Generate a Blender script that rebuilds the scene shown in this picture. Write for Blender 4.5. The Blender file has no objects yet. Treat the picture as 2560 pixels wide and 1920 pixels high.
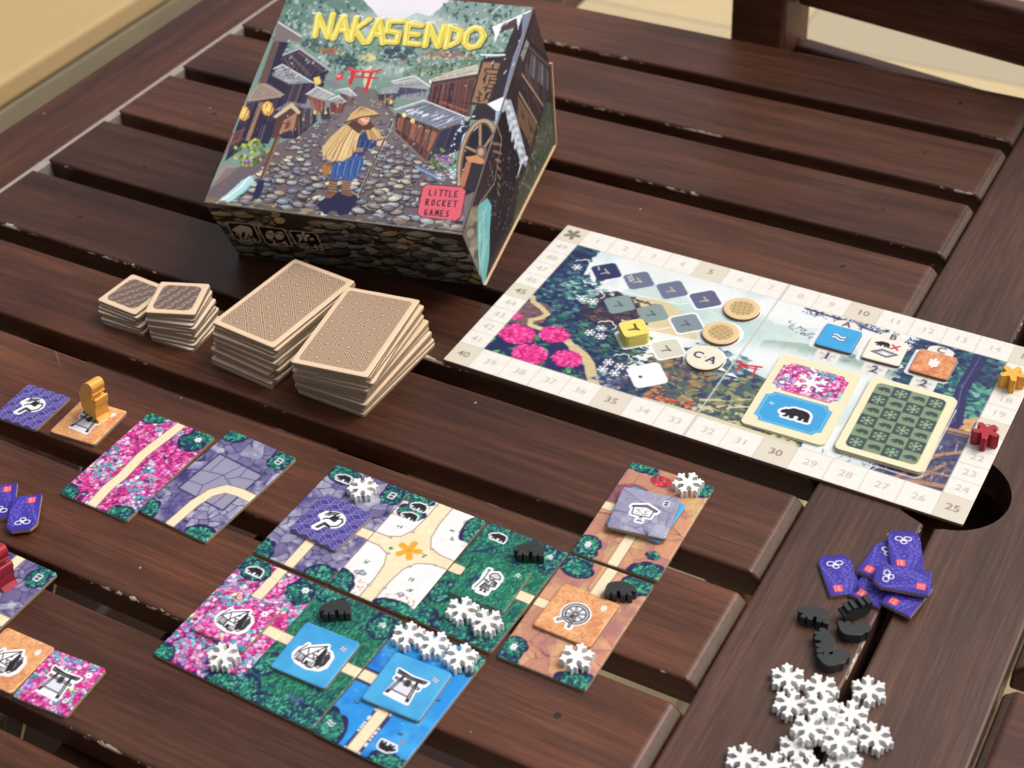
import bpy, bmesh, math, random
import numpy as np
from mathutils import Matrix, Vector

S = bpy.context.scene
COL = S.collection
R = math.radians

# ---------------------------------------------------------------- camera, sky, sun, exposure
cam = bpy.data.cameras.new('camera')
cam.sensor_width = 36.0
cam.lens = 55.11
cam.clip_start = 0.01
cam.clip_end = 60
cam.dof.use_dof = True
cam.dof.focus_distance = 0.79
cam.dof.aperture_fstop = 13.5
cam_o = bpy.data.objects.new('camera', cam)
COL.objects.link(cam_o)
_f = Vector((-0.40169261, 0.66327333, -0.63143609))
_r = Vector((0.87308188, 0.48544649, -0.04549444))
_u = Vector((-0.27635318, 0.56957018, 0.77409219))
cam_o.matrix_world = Matrix(((_r.x, _u.x, -_f.x, 0.107), (_r.y, _u.y, -_f.y, -0.582), (_r.z, _u.z, -_f.z, 0.532), (0, 0, 0, 1)))
S.camera = cam_o

SUN_AZ, SUN_EL = 42.0, 56.0        # degrees, azimuth counted from +X towards +Y
wd = bpy.data.worlds.new('World')
S.world = wd
wd.use_nodes = True
nt = wd.node_tree
bgn = nt.nodes['Background']
sky = nt.nodes.new('ShaderNodeTexSky')
sky.sky_type = 'NISHITA'
sky.sun_disc = False
sky.sun_elevation = R(SUN_EL)
sky.sun_rotation = R(90 - SUN_AZ)
sky.air_density = 0.7
sky.dust_density = 7.0
sky.ozone_density = 0.0
hs = nt.nodes.new('ShaderNodeHueSaturation')      # thin overcast: the same sky, paler
hs.inputs['Saturation'].default_value = 0.42
nt.links.new(sky.outputs[0], hs.inputs['Color'])
nt.links.new(hs.outputs[0], bgn.inputs[0])
bgn.inputs[1].default_value = 0.15
sl = bpy.data.lights.new('sun', 'SUN')
sl.energy = 1.05
sl.angle = R(26)
sl.color = (1.0, 0.95, 0.88)
sun = bpy.data.objects.new('sun', sl)
COL.objects.link(sun)
sun.rotation_euler = Vector((-math.cos(R(SUN_EL)) * math.cos(R(SUN_AZ)), -math.cos(R(SUN_EL)) * math.sin(R(SUN_AZ)), -math.sin(R(SUN_EL)))).to_track_quat('-Z', 'Y').to_euler()
S.view_settings.view_transform = 'Standard'
S.view_settings.look = 'None'
S.view_settings.exposure = -0.17
S.view_settings.gamma = 1.0
S.view_settings.use_curve_mapping = False

# ---------------------------------------------------------------- helpers: objects
def link(name, me, parent=None, mats=(), loc=None, rz=0.0, rot=None):
    o = bpy.data.objects.new(name, me)
    COL.objects.link(o)
    if parent is not None:
        o.parent = parent
    if me is not None:
        for m in mats:
            if m.name not in [x.name for x in me.materials if x]:
                me.materials.append(m)
    if loc is not None:
        o.location = loc
    o.rotation_euler = rot if rot is not None else (0, 0, R(rz))
    return o

def tag(o, label, cat, group=None, kind=None):
    o['label'] = label
    o['category'] = cat
    if group:
        o['group'] = group
    if kind:
        o['kind'] = kind
    return o

def mesh_from_bm(bm, name):
    me = bpy.data.meshes.new(name)
    bm.normal_update()
    bm.to_mesh(me)
    bm.free()
    return me

def slab_mesh(name, lx, ly, lz, ch=0.0015, end=0.0):
    """board centred on x,y with its top face at z=0; 'end' chamfers the +x end"""
    bm = bmesh.new()
    bmesh.ops.create_cube(bm, size=1)
    for v in bm.verts:
        v.co = Vector((v.co.x * lx, v.co.y * ly, (v.co.z - 0.5) * lz))
    if end:
        e = [e for e in bm.edges if all(v.co.x > lx / 2 - 1e-6 and v.co.z > -1e-6 for v in e.verts)]
        bmesh.ops.bevel(bm, geom=e, offset=end, segments=1, affect='EDGES', profile=0.5)
    bmesh.ops.bevel(bm, geom=[e for e in bm.edges], offset=ch, segments=3, affect='EDGES', profile=0.5)
    if end:
        for f in bm.faces:
            n = f.normal
            if n.x > 0.3 and n.z > 0.3 and f.calc_area() > 0.3 * ly * end:
                f.material_index = 1
    return mesh_from_bm(bm, name)

def poly_mesh(name, pts, z0, z1, bev=0.0003, seg=2, mats_top=False, both=False):
    """extrude an outline (metres, CCW) from z0 to z1 with softened rims"""
    a = sum(pts[i][0] * pts[(i + 1) % len(pts)][1] - pts[(i + 1) % len(pts)][0] * pts[i][1] for i in range(len(pts)))
    if a < 0:
        pts = pts[::-1]
    bm = bmesh.new()
    lo = [bm.verts.new((x, y, z0)) for x, y in pts]
    hi = [bm.verts.new((x, y, z1)) for x, y in pts]
    ft = bm.faces.new(hi)
    bm.faces.new(lo[::-1])
    n = len(pts)
    for i in range(n):
        bm.faces.new((lo[i], lo[(i + 1) % n], hi[(i + 1) % n], hi[i]))
    if mats_top:
        ft.material_index = 1
    if bev:
        es = [e for e in bm.edges if all(v.co.z > z1 - 1e-7 for v in e.verts) or (both and all(v.co.z < z0 + 1e-7 for v in e.verts))]
        bmesh.ops.bevel(bm, geom=es, offset=bev, segments=seg, affect='EDGES', profile=0.5, clamp_overlap=True)
    return mesh_from_bm(bm, name)

def rrect(w, h, r, n=5):
    pts = []
    for cx, cy, a0 in ((w / 2 - r, h / 2 - r, 0), (-w / 2 + r, h / 2 - r, 90), (-w / 2 + r, -h / 2 + r, 180), (w / 2 - r, -h / 2 + r, 270)):
        for i in range(n + 1):
            a = R(a0 + 90 * i / n)
            pts.append((cx + r * math.cos(a), cy + r * math.sin(a)))
    return pts

def copy_tree(o, parent=None):
    c = o.copy()
    COL.objects.link(c)
    c.parent = parent
    for ch in list(o.children):
        copy_tree(ch, c)
    return c

# ---------------------------------------------------------------- helpers: materials
def mat(name):
    m = bpy.data.materials.new(name)
    m.use_nodes = True
    n = m.node_tree
    return m, n, n.nodes['Principled BSDF']

def nd(n, t, **kw):
    x = n.nodes.new(t)
    for k, v in kw.items():
        if k in x.inputs.keys():
            x.inputs[k].default_value = v
        else:
            setattr(x, k, v)
    return x

def mathn(n, op, a, b=None, c=None, clamp=False):
    x = n.nodes.new('ShaderNodeMath')
    x.operation = op
    x.use_clamp = clamp
    for i, v in enumerate((a, b, c)):
        if v is None:
            continue
        if isinstance(v, (int, float)):
            x.inputs[i].default_value = v
        else:
            n.links.new(v, x.inputs[i])
    return x.outputs[0]

def mixc(n, fac, a, b):
    x = n.nodes.new('ShaderNodeMix')
    x.data_type = 'RGBA'
    for s, v in ((x.inputs[0], fac), (x.inputs[6], a), (x.inputs[7], b)):
        if isinstance(v, (int, float)):
            s.default_value = v
        elif isinstance(v, (tuple, list)):
            s.default_value = tuple(v) + (1,) if len(v) == 3 else v
        else:
            n.links.new(v, s)
    return x.outputs[2]

def lin(c):
    return tuple(((v / 255) / 12.92 if v / 255 <= 0.04045 else ((v / 255 + 0.055) / 1.055) ** 2.4) for v in c)

def noise(n, vec, scale, detail=4, rough=0.55, mscale=None, dim='3D'):
    if mscale is not None:
        mp = nd(n, 'ShaderNodeMapping')
        mp.inputs['Scale'].default_value = mscale
        n.links.new(vec, mp.inputs[0])
        vec = mp.outputs[0]
    x = nd(n, 'ShaderNodeTexNoise')
    x.inputs['Scale'].default_value = scale
    x.inputs['Detail'].default_value = detail
    x.inputs['Roughness'].default_value = rough
    n.links.new(vec, x.inputs['Vector'])
    return x.outputs[0]

def ramp(n, fac, stops):
    x = n.nodes.new('ShaderNodeValToRGB')
    e = x.color_ramp.elements
    while len(e) < len(stops):
        e.new(0.5)
    for i, (p, c) in enumerate(stops):
        e[i].position = p
        e[i].color = tuple(c) + (1,) if len(c) == 3 else c
    n.links.new(fac, x.inputs[0])
    return x.outputs[0]

def bump(n, bs, h, strength, dist):
    b = nd(n, 'ShaderNodeBump')
    b.inputs['Strength'].default_value = strength
    b.inputs['Distance'].default_value = dist
    n.links.new(h, b.inputs['Height'])
    n.links.new(b.outputs[0], bs.inputs['Normal'])

def wood_mat(name, half, tone=0.0, chips=True, red=0.0, side=1.0, grey=0.0, spec=0.46):
    """stained hardwood board; grain runs along local x; chipped stain on its long edges"""
    m, n, bs = mat(name)
    tc = nd(n, 'ShaderNodeTexCoord')
    oi = nd(n, 'ShaderNodeObjectInfo')
    off = nd(n, 'ShaderNodeVectorMath', operation='SCALE')
    off.inputs[0].default_value = (3.1, 1.7, 2.3)
    n.links.new(oi.outputs['Random'], off.inputs['Scale'])
    ad = nd(n, 'ShaderNodeVectorMath', operation='ADD')
    n.links.new(tc.outputs['Object'], ad.inputs[0])
    n.links.new(off.outputs[0], ad.inputs[1])
    v = ad.outputs[0]
    warp = noise(n, v, 1.0, 2, 0.5, (5, 14, 14))
    g1 = noise(n, v, 1.0, 5, 0.62, (6, 130, 130))
    g2 = noise(n, v, 1.0, 3, 0.7, (26, 620, 620))
    g3 = noise(n, v, 1.0, 3, 0.6, (60, 1500, 1500))
    blot = noise(n, v, 11, 4, 0.6)
    gm = mathn(n, 'ADD', mathn(n, 'MULTIPLY', g1, 0.46), mathn(n, 'MULTIPLY', g2, 0.40))
    gm = mathn(n, 'ADD', gm, mathn(n, 'MULTIPLY', warp, 0.22))
    t = tone
    col = ramp(n, gm, [(0.30, (0.020 + t * .3, 0.0066 + t * .25, 0.0034 + t * .22)), (0.52, (0.072 + t * .5, 0.0222 + t * .42, 0.0096 + t * .36)), (0.78, (0.165 + t + red, 0.055 + t * .8 + red * .3, 0.0225 + t * .65 + red * .15))])
    hv = mathn(n, 'MULTIPLY_ADD', oi.outputs['Random'], 0.75, 0.55)
    mul = nd(n, 'ShaderNodeVectorMath', operation='SCALE')
    cloud = noise(n, v, 1.0, 3, 0.5, (6, 22, 22))
    hv = mathn(n, 'MULTIPLY', hv, mathn(n, 'MULTIPLY_ADD', cloud, 1.5, 0.28))
    n.links.new(col, mul.inputs[0])
    n.links.new(hv, mul.inputs['Scale'])
    col = mul.outputs[0]
    # dry, greyed patches and worn streaks
    dry = mathn(n, 'MULTIPLY', mathn(n, 'SUBTRACT', blot, 0.50, clamp=True), 2.2, clamp=True)
    dry = mathn(n, 'MULTIPLY', dry, mathn(n, 'MULTIPLY', g2, 1.1))
    col = mixc(n, mathn(n, 'MULTIPLY', dry, 0.55, clamp=True), col, (0.13, 0.074, 0.046))
    bwn = nd(n, 'ShaderNodeRGBToBW')
    n.links.new(col, bwn.inputs[0])
    gcol = nd(n, 'ShaderNodeVectorMath', operation='SCALE')
    gcol.inputs[0].default_value = (1.16, 0.96, 0.84)
    n.links.new(bwn.outputs[0], gcol.inputs['Scale'])
    col = mixc(n, mathn(n, 'MULTIPLY_ADD', blot, 0.16, grey), col, gcol.outputs[0])
    # a few fine scratches running across the grain
    mpx = nd(n, 'ShaderNodeMapping')
    mpx.inputs['Rotation'].default_value = (0, 0, R(38))
    n.links.new(v, mpx.inputs[0])
    scr = mathn(n, 'GREATER_THAN', noise(n, mpx.outputs[0], 1.0, 1, 0.4, (9, 900, 40)), 0.815)
    scr = mathn(n, 'MULTIPLY', scr, mathn(n, 'GREATER_THAN', noise(n, v, 7, 1, 0.5), 0.56))
    col = mixc(n, mathn(n, 'MULTIPLY', scr, 0.5), col, (0.34, 0.25, 0.17))
    # open-pore flecks along the grain
    fl = mathn(n, 'GREATER_THAN', g3, 0.71)
    col = mixc(n, mathn(n, 'MULTIPLY', fl, 0.30), col, (0.20, 0.14, 0.105))
    # dust specks
    vo = nd(n, 'ShaderNodeTexVoronoi')
    vo.inputs['Scale'].default_value = 95
    n.links.new(v, vo.inputs['Vector'])
    sp = mathn(n, 'LESS_THAN', vo.outputs['Distance'], 0.07)
    sepc = nd(n, 'ShaderNodeSeparateColor')
    n.links.new(vo.outputs['Color'], sepc.inputs[0])
    sp = mathn(n, 'MULTIPLY', sp, mathn(n, 'GREATER_THAN', sepc.outputs[0], 0.93))
    col = mixc(n, mathn(n, 'MULTIPLY', sp, 0.75), col, (0.42, 0.35, 0.28))
    if chips:
        sx = nd(n, 'ShaderNodeSeparateXYZ')
        n.links.new(tc.outputs['Object'], sx.inputs[0])
        d = mathn(n, 'ADD', half, mathn(n, 'MULTIPLY', sx.outputs[1], side))
        nz = noise(n, v, 1.0, 3, 0.6, (170, 330, 330))
        big = noise(n, v, 11, 3, 0.6)
        lim = mathn(n, 'MULTIPLY', mathn(n, 'SUBTRACT', mathn(n, 'ADD', mathn(n, 'MULTIPLY', nz, 1.0), mathn(n, 'MULTIPLY', big, 1.5)), 1.43), 0.0085)
        ck = mathn(n, 'LESS_THAN', d, lim)
        ck = mathn(n, 'MULTIPLY', ck, mathn(n, 'GREATER_THAN', sx.outputs[2], -0.0019))
        col = mixc(n, ck, col, mixc(n, nz, (0.34, 0.22, 0.14), (0.80, 0.66, 0.50)))
    n.links.new(col, bs.inputs['Base Color'])
    ro = mathn(n, 'MULTIPLY_ADD', blot, 0.24, 0.20)
    ro = mathn(n, 'ADD', ro, mathn(n, 'MULTIPLY', g2, 0.14))
    n.links.new(ro, bs.inputs['Roughness'])
    bs.inputs['Specular IOR Level'].default_value = spec
    hgt = mathn(n, 'ADD', mathn(n, 'MULTIPLY', g2, 0.7), mathn(n, 'MULTIPLY', g3, 0.5))
    bump(n, bs, hgt, 0.22, 0.0005)
    return m

def simple_mat(name, col, rough=0.55, var=0.12, nscale=220, bstr=0.15, bdist=0.0003, spec=0.4):
    m, n, bs = mat(name)
    tc = nd(n, 'ShaderNodeTexCoord')
    oi = nd(n, 'ShaderNodeObjectInfo')
    nz = noise(n, tc.outputs['Object'], nscale, 4, 0.6)
    f = mathn(n, 'ADD', mathn(n, 'MULTIPLY_ADD', nz, 2 * var, 1 - var), mathn(n, 'MULTIPLY_ADD', oi.outputs['Random'], 0.1, -0.05))
    mul = nd(n, 'ShaderNodeVectorMath', operation='SCALE')
    mul.inputs[0].default_value = col
    n.links.new(f, mul.inputs['Scale'])
    n.links.new(mul.outputs[0], bs.inputs['Base Color'])
    bs.inputs['Roughness'].default_value = rough
    bs.inputs['Specular IOR Level'].default_value = spec
    bump(n, bs, nz, bstr, bdist)
    return m

def print_mat(name, rough=0.5, linen=0.35):
    """printed, linen-embossed paper; the colours are the print itself"""
    m, n, bs = mat(name)
    at = nd(n, 'ShaderNodeAttribute')
    at.attribute_name = 'print'
    tc = nd(n, 'ShaderNodeTexCoord')
    n.links.new(at.outputs['Color'], bs.inputs['Base Color'])
    bs.inputs['Roughness'].default_value = rough
    bs.inputs['Specular IOR Level'].default_value = 0.35
    mp = nd(n, 'ShaderNodeMapping')
    mp.inputs['Rotation'].default_value = (0, 0, R(45))
    n.links.new(tc.outputs['Object'], mp.inputs[0])
    w1 = nd(n, 'ShaderNodeTexWave')
    w1.inputs['Scale'].default_value = 420
    w1.inputs['Distortion'].default_value = 0.6
    n.links.new(mp.outputs[0], w1.inputs[0])
    nz = noise(n, tc.outputs['Object'], 900, 2, 0.6)
    h = mathn(n, 'ADD', mathn(n, 'MULTIPLY', w1.outputs[1], linen), mathn(n, 'MULTIPLY', nz, 0.6))
    bump(n, bs, h, 0.18, 0.00025)
    return m

M_PRINT = print_mat('printed_linen_paper')
M_CARDP = print_mat('printed_card_stock', 0.38, 0.1)
M_EDGE = simple_mat('greyboard_edge', lin((158, 138, 112)), 0.85, 0.15, 900)
M_EDGEB = simple_mat('brown_board_edge', lin((128, 94, 72)), 0.85, 0.15, 900)
M_CREAM = simple_mat('cream_paper', lin((232, 203, 170)), 0.6, 0.04, 500)
M_CARD = simple_mat('card_stock_edge', lin((226, 216, 184)), 0.6, 0.06, 900)
M_WHITE = simple_mat('white_painted_wood', lin((236, 236, 234)), 0.55, 0.04, 420, 0.25)
M_BLACK = simple_mat('black_painted_wood', lin((50, 54, 53)), 0.40, 0.25, 500, 0.3)
M_ORANGE = simple_mat('orange_painted_wood', lin((246, 182, 76)), 0.5, 0.08, 420, 0.25)
M_RED = simple_mat('red_painted_wood', lin((176, 44, 58)), 0.5, 0.08, 420, 0.25)
M_YELLOW = simple_mat('yellow_painted_wood', lin((234, 220, 108)), 0.55, 0.05, 420, 0.2)
M_GLYPH = simple_mat('engraved_brown', lin((112, 92, 40)), 0.8, 0.1)
M_TAN = simple_mat('raw_cardboard_tan', lin((214, 180, 140)), 0.8, 0.08, 700)
M_INNER = simple_mat('box_inside_paper', lin((60, 50, 46)), 0.8, 0.1)
M_WEATHER = simple_mat('worn_end_grain', (0.120, 0.088, 0.066), 0.6, 0.35, 260, 0.6, 0.0006)
M_PALE = simple_mat('pale_sky_sheen_chamfer', (0.30, 0.25, 0.22), 0.5, 0.25, 160, 0.4, 0.0006)  # paler than the rail: sky reflection on its chamfer, put into the colour

# ---------------------------------------------------------------- helpers: print painter
_GL = {}
def glyphs(txt, bold=0.0):
    k = (txt, bold)
    if k in _GL:
        return _GL[k]
    cu = bpy.data.curves.new('t', 'FONT')
    cu.body = txt
    cu.align_x = 'CENTER'
    cu.align_y = 'CENTER'
    cu.offset = bold
    cu.resolution_u = 3
    ob = bpy.data.objects.new('t', cu)
    COL.objects.link(ob)
    bpy.context.view_layer.update()
    me = bpy.data.meshes.new_from_object(ob.evaluated_get(bpy.context.evaluated_depsgraph_get()))
    me.calc_loop_triangles()
    co = np.array([v.co[:2] for v in me.vertices]) if len(me.vertices) else np.zeros((0, 2))
    tr = [co[list(t.vertices)] for t in me.loop_triangles]
    bpy.data.objects.remove(ob)
    bpy.data.curves.remove(cu)
    bpy.data.meshes.remove(me)
    _GL[k] = tr
    return tr

class Cv:
    """a printed sheet: millimetres, y up, painted in sRGB, sampled onto the sheet's own mesh"""
    def __init__(s, w, h, ppm, base, seed=1, x0=0.0, y0=0.0):
        s.w, s.h, s.ppm, s.x0, s.y0 = w, h, ppm, x0, y0
        s.k = ppm * 2
        s.nx, s.ny = int(round(w * s.k)), int(round(h * s.k))
        s.a = np.empty((s.ny, s.nx, 3), np.float32)
        s.a[:] = np.array(base, np.float32) / 255
        s.rg = np.random.default_rng(seed)
        s.gx = (np.arange(s.nx) + .5) / s.k + x0
        s.gy = (np.arange(s.ny) + .5) / s.k + y0

    def win(s, x0, y0, x1, y1):
        i0 = max(0, int((x0 - s.x0) * s.k) - 1); i1 = min(s.nx, int((x1 - s.x0) * s.k) + 2)
        j0 = max(0, int((y0 - s.y0) * s.k) - 1); j1 = min(s.ny, int((y1 - s.y0) * s.k) + 2)
        if i1 <= i0 or j1 <= j0:
            return None
        return i0, i1, j0, j1

    def put(s, W, m, col, al=1.0):
        i0, i1, j0, j1 = W
        b = s.a[j0:j1, i0:i1]
        m = (m.astype(np.float32) * al)[..., None]
        b += (np.array(col, np.float32) / 255 - b) * m

    def poly(s, pts, col, al=1.0):
        p = np.asarray(pts, np.float64)
        W = s.win(p[:, 0].min(), p[:, 1].min(), p[:, 0].max(), p[:, 1].max())
        if W is None:
            return
        i0, i1, j0, j1 = W
        X = s.gx[i0:i1][None, :]; Y = s.gy[j0:j1][:, None]
        m = np.zeros((j1 - j0, i1 - i0), bool)
        q = np.roll(p, -1, 0)
        for (ax, ay), (bx, by) in zip(p, q):
            if ay == by:
                continue
            c = (Y > min(ay, by)) & (Y <= max(ay, by)) & (X < ax + (Y - ay) * (bx - ax) / (by - ay))
            m ^= c
        s.put(W, m, col, al)

    def ell(s, x, y, rx, ry, col, ang=0, al=1.0):
        e = max(rx, ry)
        W = s.win(x - e, y - e, x + e, y + e)
        if W is None:
            return
        i0, i1, j0, j1 = W
        X = s.gx[i0:i1][None, :] - x; Y = s.gy[j0:j1][:, None] - y
        c, t = math.cos(R(ang)), math.sin(R(ang))
        m = ((X * c + Y * t) / rx) ** 2 + ((-X * t + Y * c) / ry) ** 2 <= 1
        s.put(W, m, col, al)

    def line(s, pts, w, col, al=1.0, closed=False):
        p = [tuple(q) for q in pts]
        if closed:
            p = p + [p[0]]
        h = w / 2
        xs = [q[0] for q in p]; ys = [q[1] for q in p]
        W = s.win(min(xs) - h, min(ys) - h, max(xs) + h, max(ys) + h)
        if W is None:
            return
        i0, i1, j0, j1 = W
        X = s.gx[i0:i1][None, :]; Y = s.gy[j0:j1][:, None]
        m = np.zeros((j1 - j0, i1 - i0), np.float32)
        px = 1.0 / s.k
        for (ax, ay), (bx, by) in zip(p[:-1], p[1:]):
            dx, dy = bx - ax, by - ay
            L = dx * dx + dy * dy + 1e-12
            t = np.clip(((X - ax) * dx + (Y - ay) * dy) / L, 0, 1)
            d = np.hypot(X - ax - t * dx, Y - ay - t * dy)
            m = np.maximum(m, np.clip((h - d) / px + .5, 0, 1))
        s.put(W, m, col, al)

    def ring(s, x, y, r, w, col, sy=1.0):
        s.line([(x + r * math.cos(t * 2 * math.pi / 20), y + sy * r * math.sin(t * 2 * math.pi / 20)) for t in range(21)], w, col)

    def text(s, txt, x, y, size, col, bold=0.0, ang=0, sx=1.0):
        c, t = math.cos(R(ang)), math.sin(R(ang))
        for tri in glyphs(txt, bold):
            q = tri * size
            q[:, 0] *= sx
            s.poly(np.stack([x + q[:, 0] * c - q[:, 1] * t, y + q[:, 0] * t + q[:, 1] * c], 1), col)

    def fbm(s, scale, octs=4, rough=.55):
        out = np.zeros((s.ny, s.nx), np.float32); amp = 1; tot = 0
        for o in range(octs):
            sc = scale / 2 ** o
            gw, gh = int(s.w / sc) + 3, int(s.h / sc) + 3
            g = s.rg.random((gh, gw), dtype=np.float32)
            u = (s.gx - s.x0) / sc; v = (s.gy - s.y0) / sc
            iu = u.astype(int); iv = v.astype(int)
            fu = (u - iu).astype(np.float32); fv = (v - iv).astype(np.float32)
            fu = fu * fu * (3 - 2 * fu); fv = (fv * fv * (3 - 2 * fv))[:, None]
            a = g[iv][:, iu] * (1 - fu) + g[iv][:, iu + 1] * fu
            b = g[iv + 1][:, iu] * (1 - fu) + g[iv + 1][:, iu + 1] * fu
            out += amp * (a * (1 - fv) + b * fv); tot += amp; amp *= rough
        return out / tot

    def tint(s, m, col):
        m = np.clip(m, 0, 1)[..., None].astype(np.float32)
        s.a += (np.array(col, np.float32) / 255 - s.a) * m

    def vary(s, scale, amt, octs=4):
        s.a *= (1 + (s.fbm(scale, octs) - .5) * 2 * amt)[..., None]

    def leaves(s, x, y, rx, ry, cols, n, size, aspect=.45, ang=None):
        g = s.rg
        for i in range(n):
            t = g.random() * 6.283; q = math.sqrt(g.random())
            z = size * g.uniform(.6, 1.3)
            s.ell(x + rx * q * math.cos(t), y + ry * q * math.sin(t), z, z * aspect, cols[g.integers(len(cols))], g.uniform(0, 180) if ang is None else ang + g.uniform(-25, 25))

    def voronoi(s, n, stones, crack, cw, seed_pts=None):
        """stone flags: n cells, list of tones, crack colour and width"""
        pts = np.stack([s.x0 + s.rg.random(n) * s.w, s.y0 + s.rg.random(n) * s.h], 1) if seed_pts is None else seed_pts
        wx = (s.fbm(6, 2) - .5) * 2.0; wy = (s.fbm(6, 2) - .5) * 2.0
        X = s.gx[None, :] + wx; Y = s.gy[:, None] + wy
        d1 = np.full((s.ny, s.nx), 1e9, np.float32); d2 = d1.copy(); idx = np.zeros((s.ny, s.nx), int)
        for i, (px, py) in enumerate(pts):
            d = np.hypot(X - px, Y - py).astype(np.float32)
            c = d < d1
            d2 = np.where(c, d1, np.minimum(d2, d)); idx = np.where(c, i, idx); d1 = np.where(c, d, d1)
        tones = np.array([stones[s.rg.integers(len(stones))] for _ in range(len(pts))], np.float32) / 255
        s.a[:] = tones[idx]
        e = d2 - d1
        s.tint(np.clip((cw * 3 - e) / (cw * 3), 0, 1) * .45, crack)
        s.tint((e < cw) * .9, crack)
        return e

    def soft(s, x, y, rx, ry, col, al=1.0):
        W = s.win(x - rx, y - ry, x + rx, y + ry)
        if W is None:
            return
        i0, i1, j0, j1 = W
        d = ((s.gx[i0:i1][None, :] - x) / rx) ** 2 + ((s.gy[j0:j1][:, None] - y) / ry) ** 2
        s.put(W, np.clip(1 - d, 0, 1) ** 1.2, col, al)

    def brush(s, n, l0, l1, w, amt=.28, ang=None, box=None):
        """short brush marks that pick up the colour under them"""
        g = s.rg
        x0, y0, x1, y1 = box or (s.x0, s.y0, s.x0 + s.w, s.y0 + s.h)
        for i in range(n):
            x, y = g.uniform(x0, x1), g.uniform(y0, y1)
            col = s.a[min(s.ny - 1, int((y - s.y0) * s.k)), min(s.nx - 1, int((x - s.x0) * s.k))] * 255
            f = 1 + g.uniform(-amt, amt) * max(.12, 1.15 - float(col.mean()) / 200)
            a = R(g.uniform(0, 180) if ang is None else ang + g.uniform(-30, 30)); L = g.uniform(l0, l1)
            s.line([(x, y), (x + L * math.cos(a), y + L * math.sin(a))], w * g.uniform(.6, 1.4), np.clip(col * f + g.uniform(-6, 6, 3), 0, 255), .85)

    def lin(s):
        a = np.clip(s.a, 0, 1)
        a = a.reshape(s.ny // 2, 2, s.nx // 2, 2, 3).mean((1, 3)) if s.ny % 2 == 0 and s.nx % 2 == 0 else a[:s.ny // 2 * 2, :s.nx // 2 * 2].reshape(s.ny // 2, 2, s.nx // 2, 2, 3).mean((1, 3))
        return np.where(a <= .04045, a / 12.92, ((a + .055) / 1.055) ** 2.4)

    def sample(s, x, y):
        a = s.lin()
        ny, nx = a.shape[:2]
        u = np.clip((x - s.x0) * s.ppm - .5, 0, nx - 1.001); v = np.clip((y - s.y0) * s.ppm - .5, 0, ny - 1.001)
        i = u.astype(int); j = v.astype(int); fu = (u - i)[:, None]; fv = (v - j)[:, None]
        return (a[j, i] * (1 - fu) + a[j, i + 1] * fu) * (1 - fv) + (a[j + 1, i] * (1 - fu) + a[j + 1, i + 1] * fu) * fv

def set_print(me, rgb):
    at = me.color_attributes.new('print', 'FLOAT_COLOR', 'POINT')
    d = np.ones((len(me.vertices), 4), np.float32)
    d[:, :3] = rgb
    at.data.foreach_set('color', d.ravel())

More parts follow.
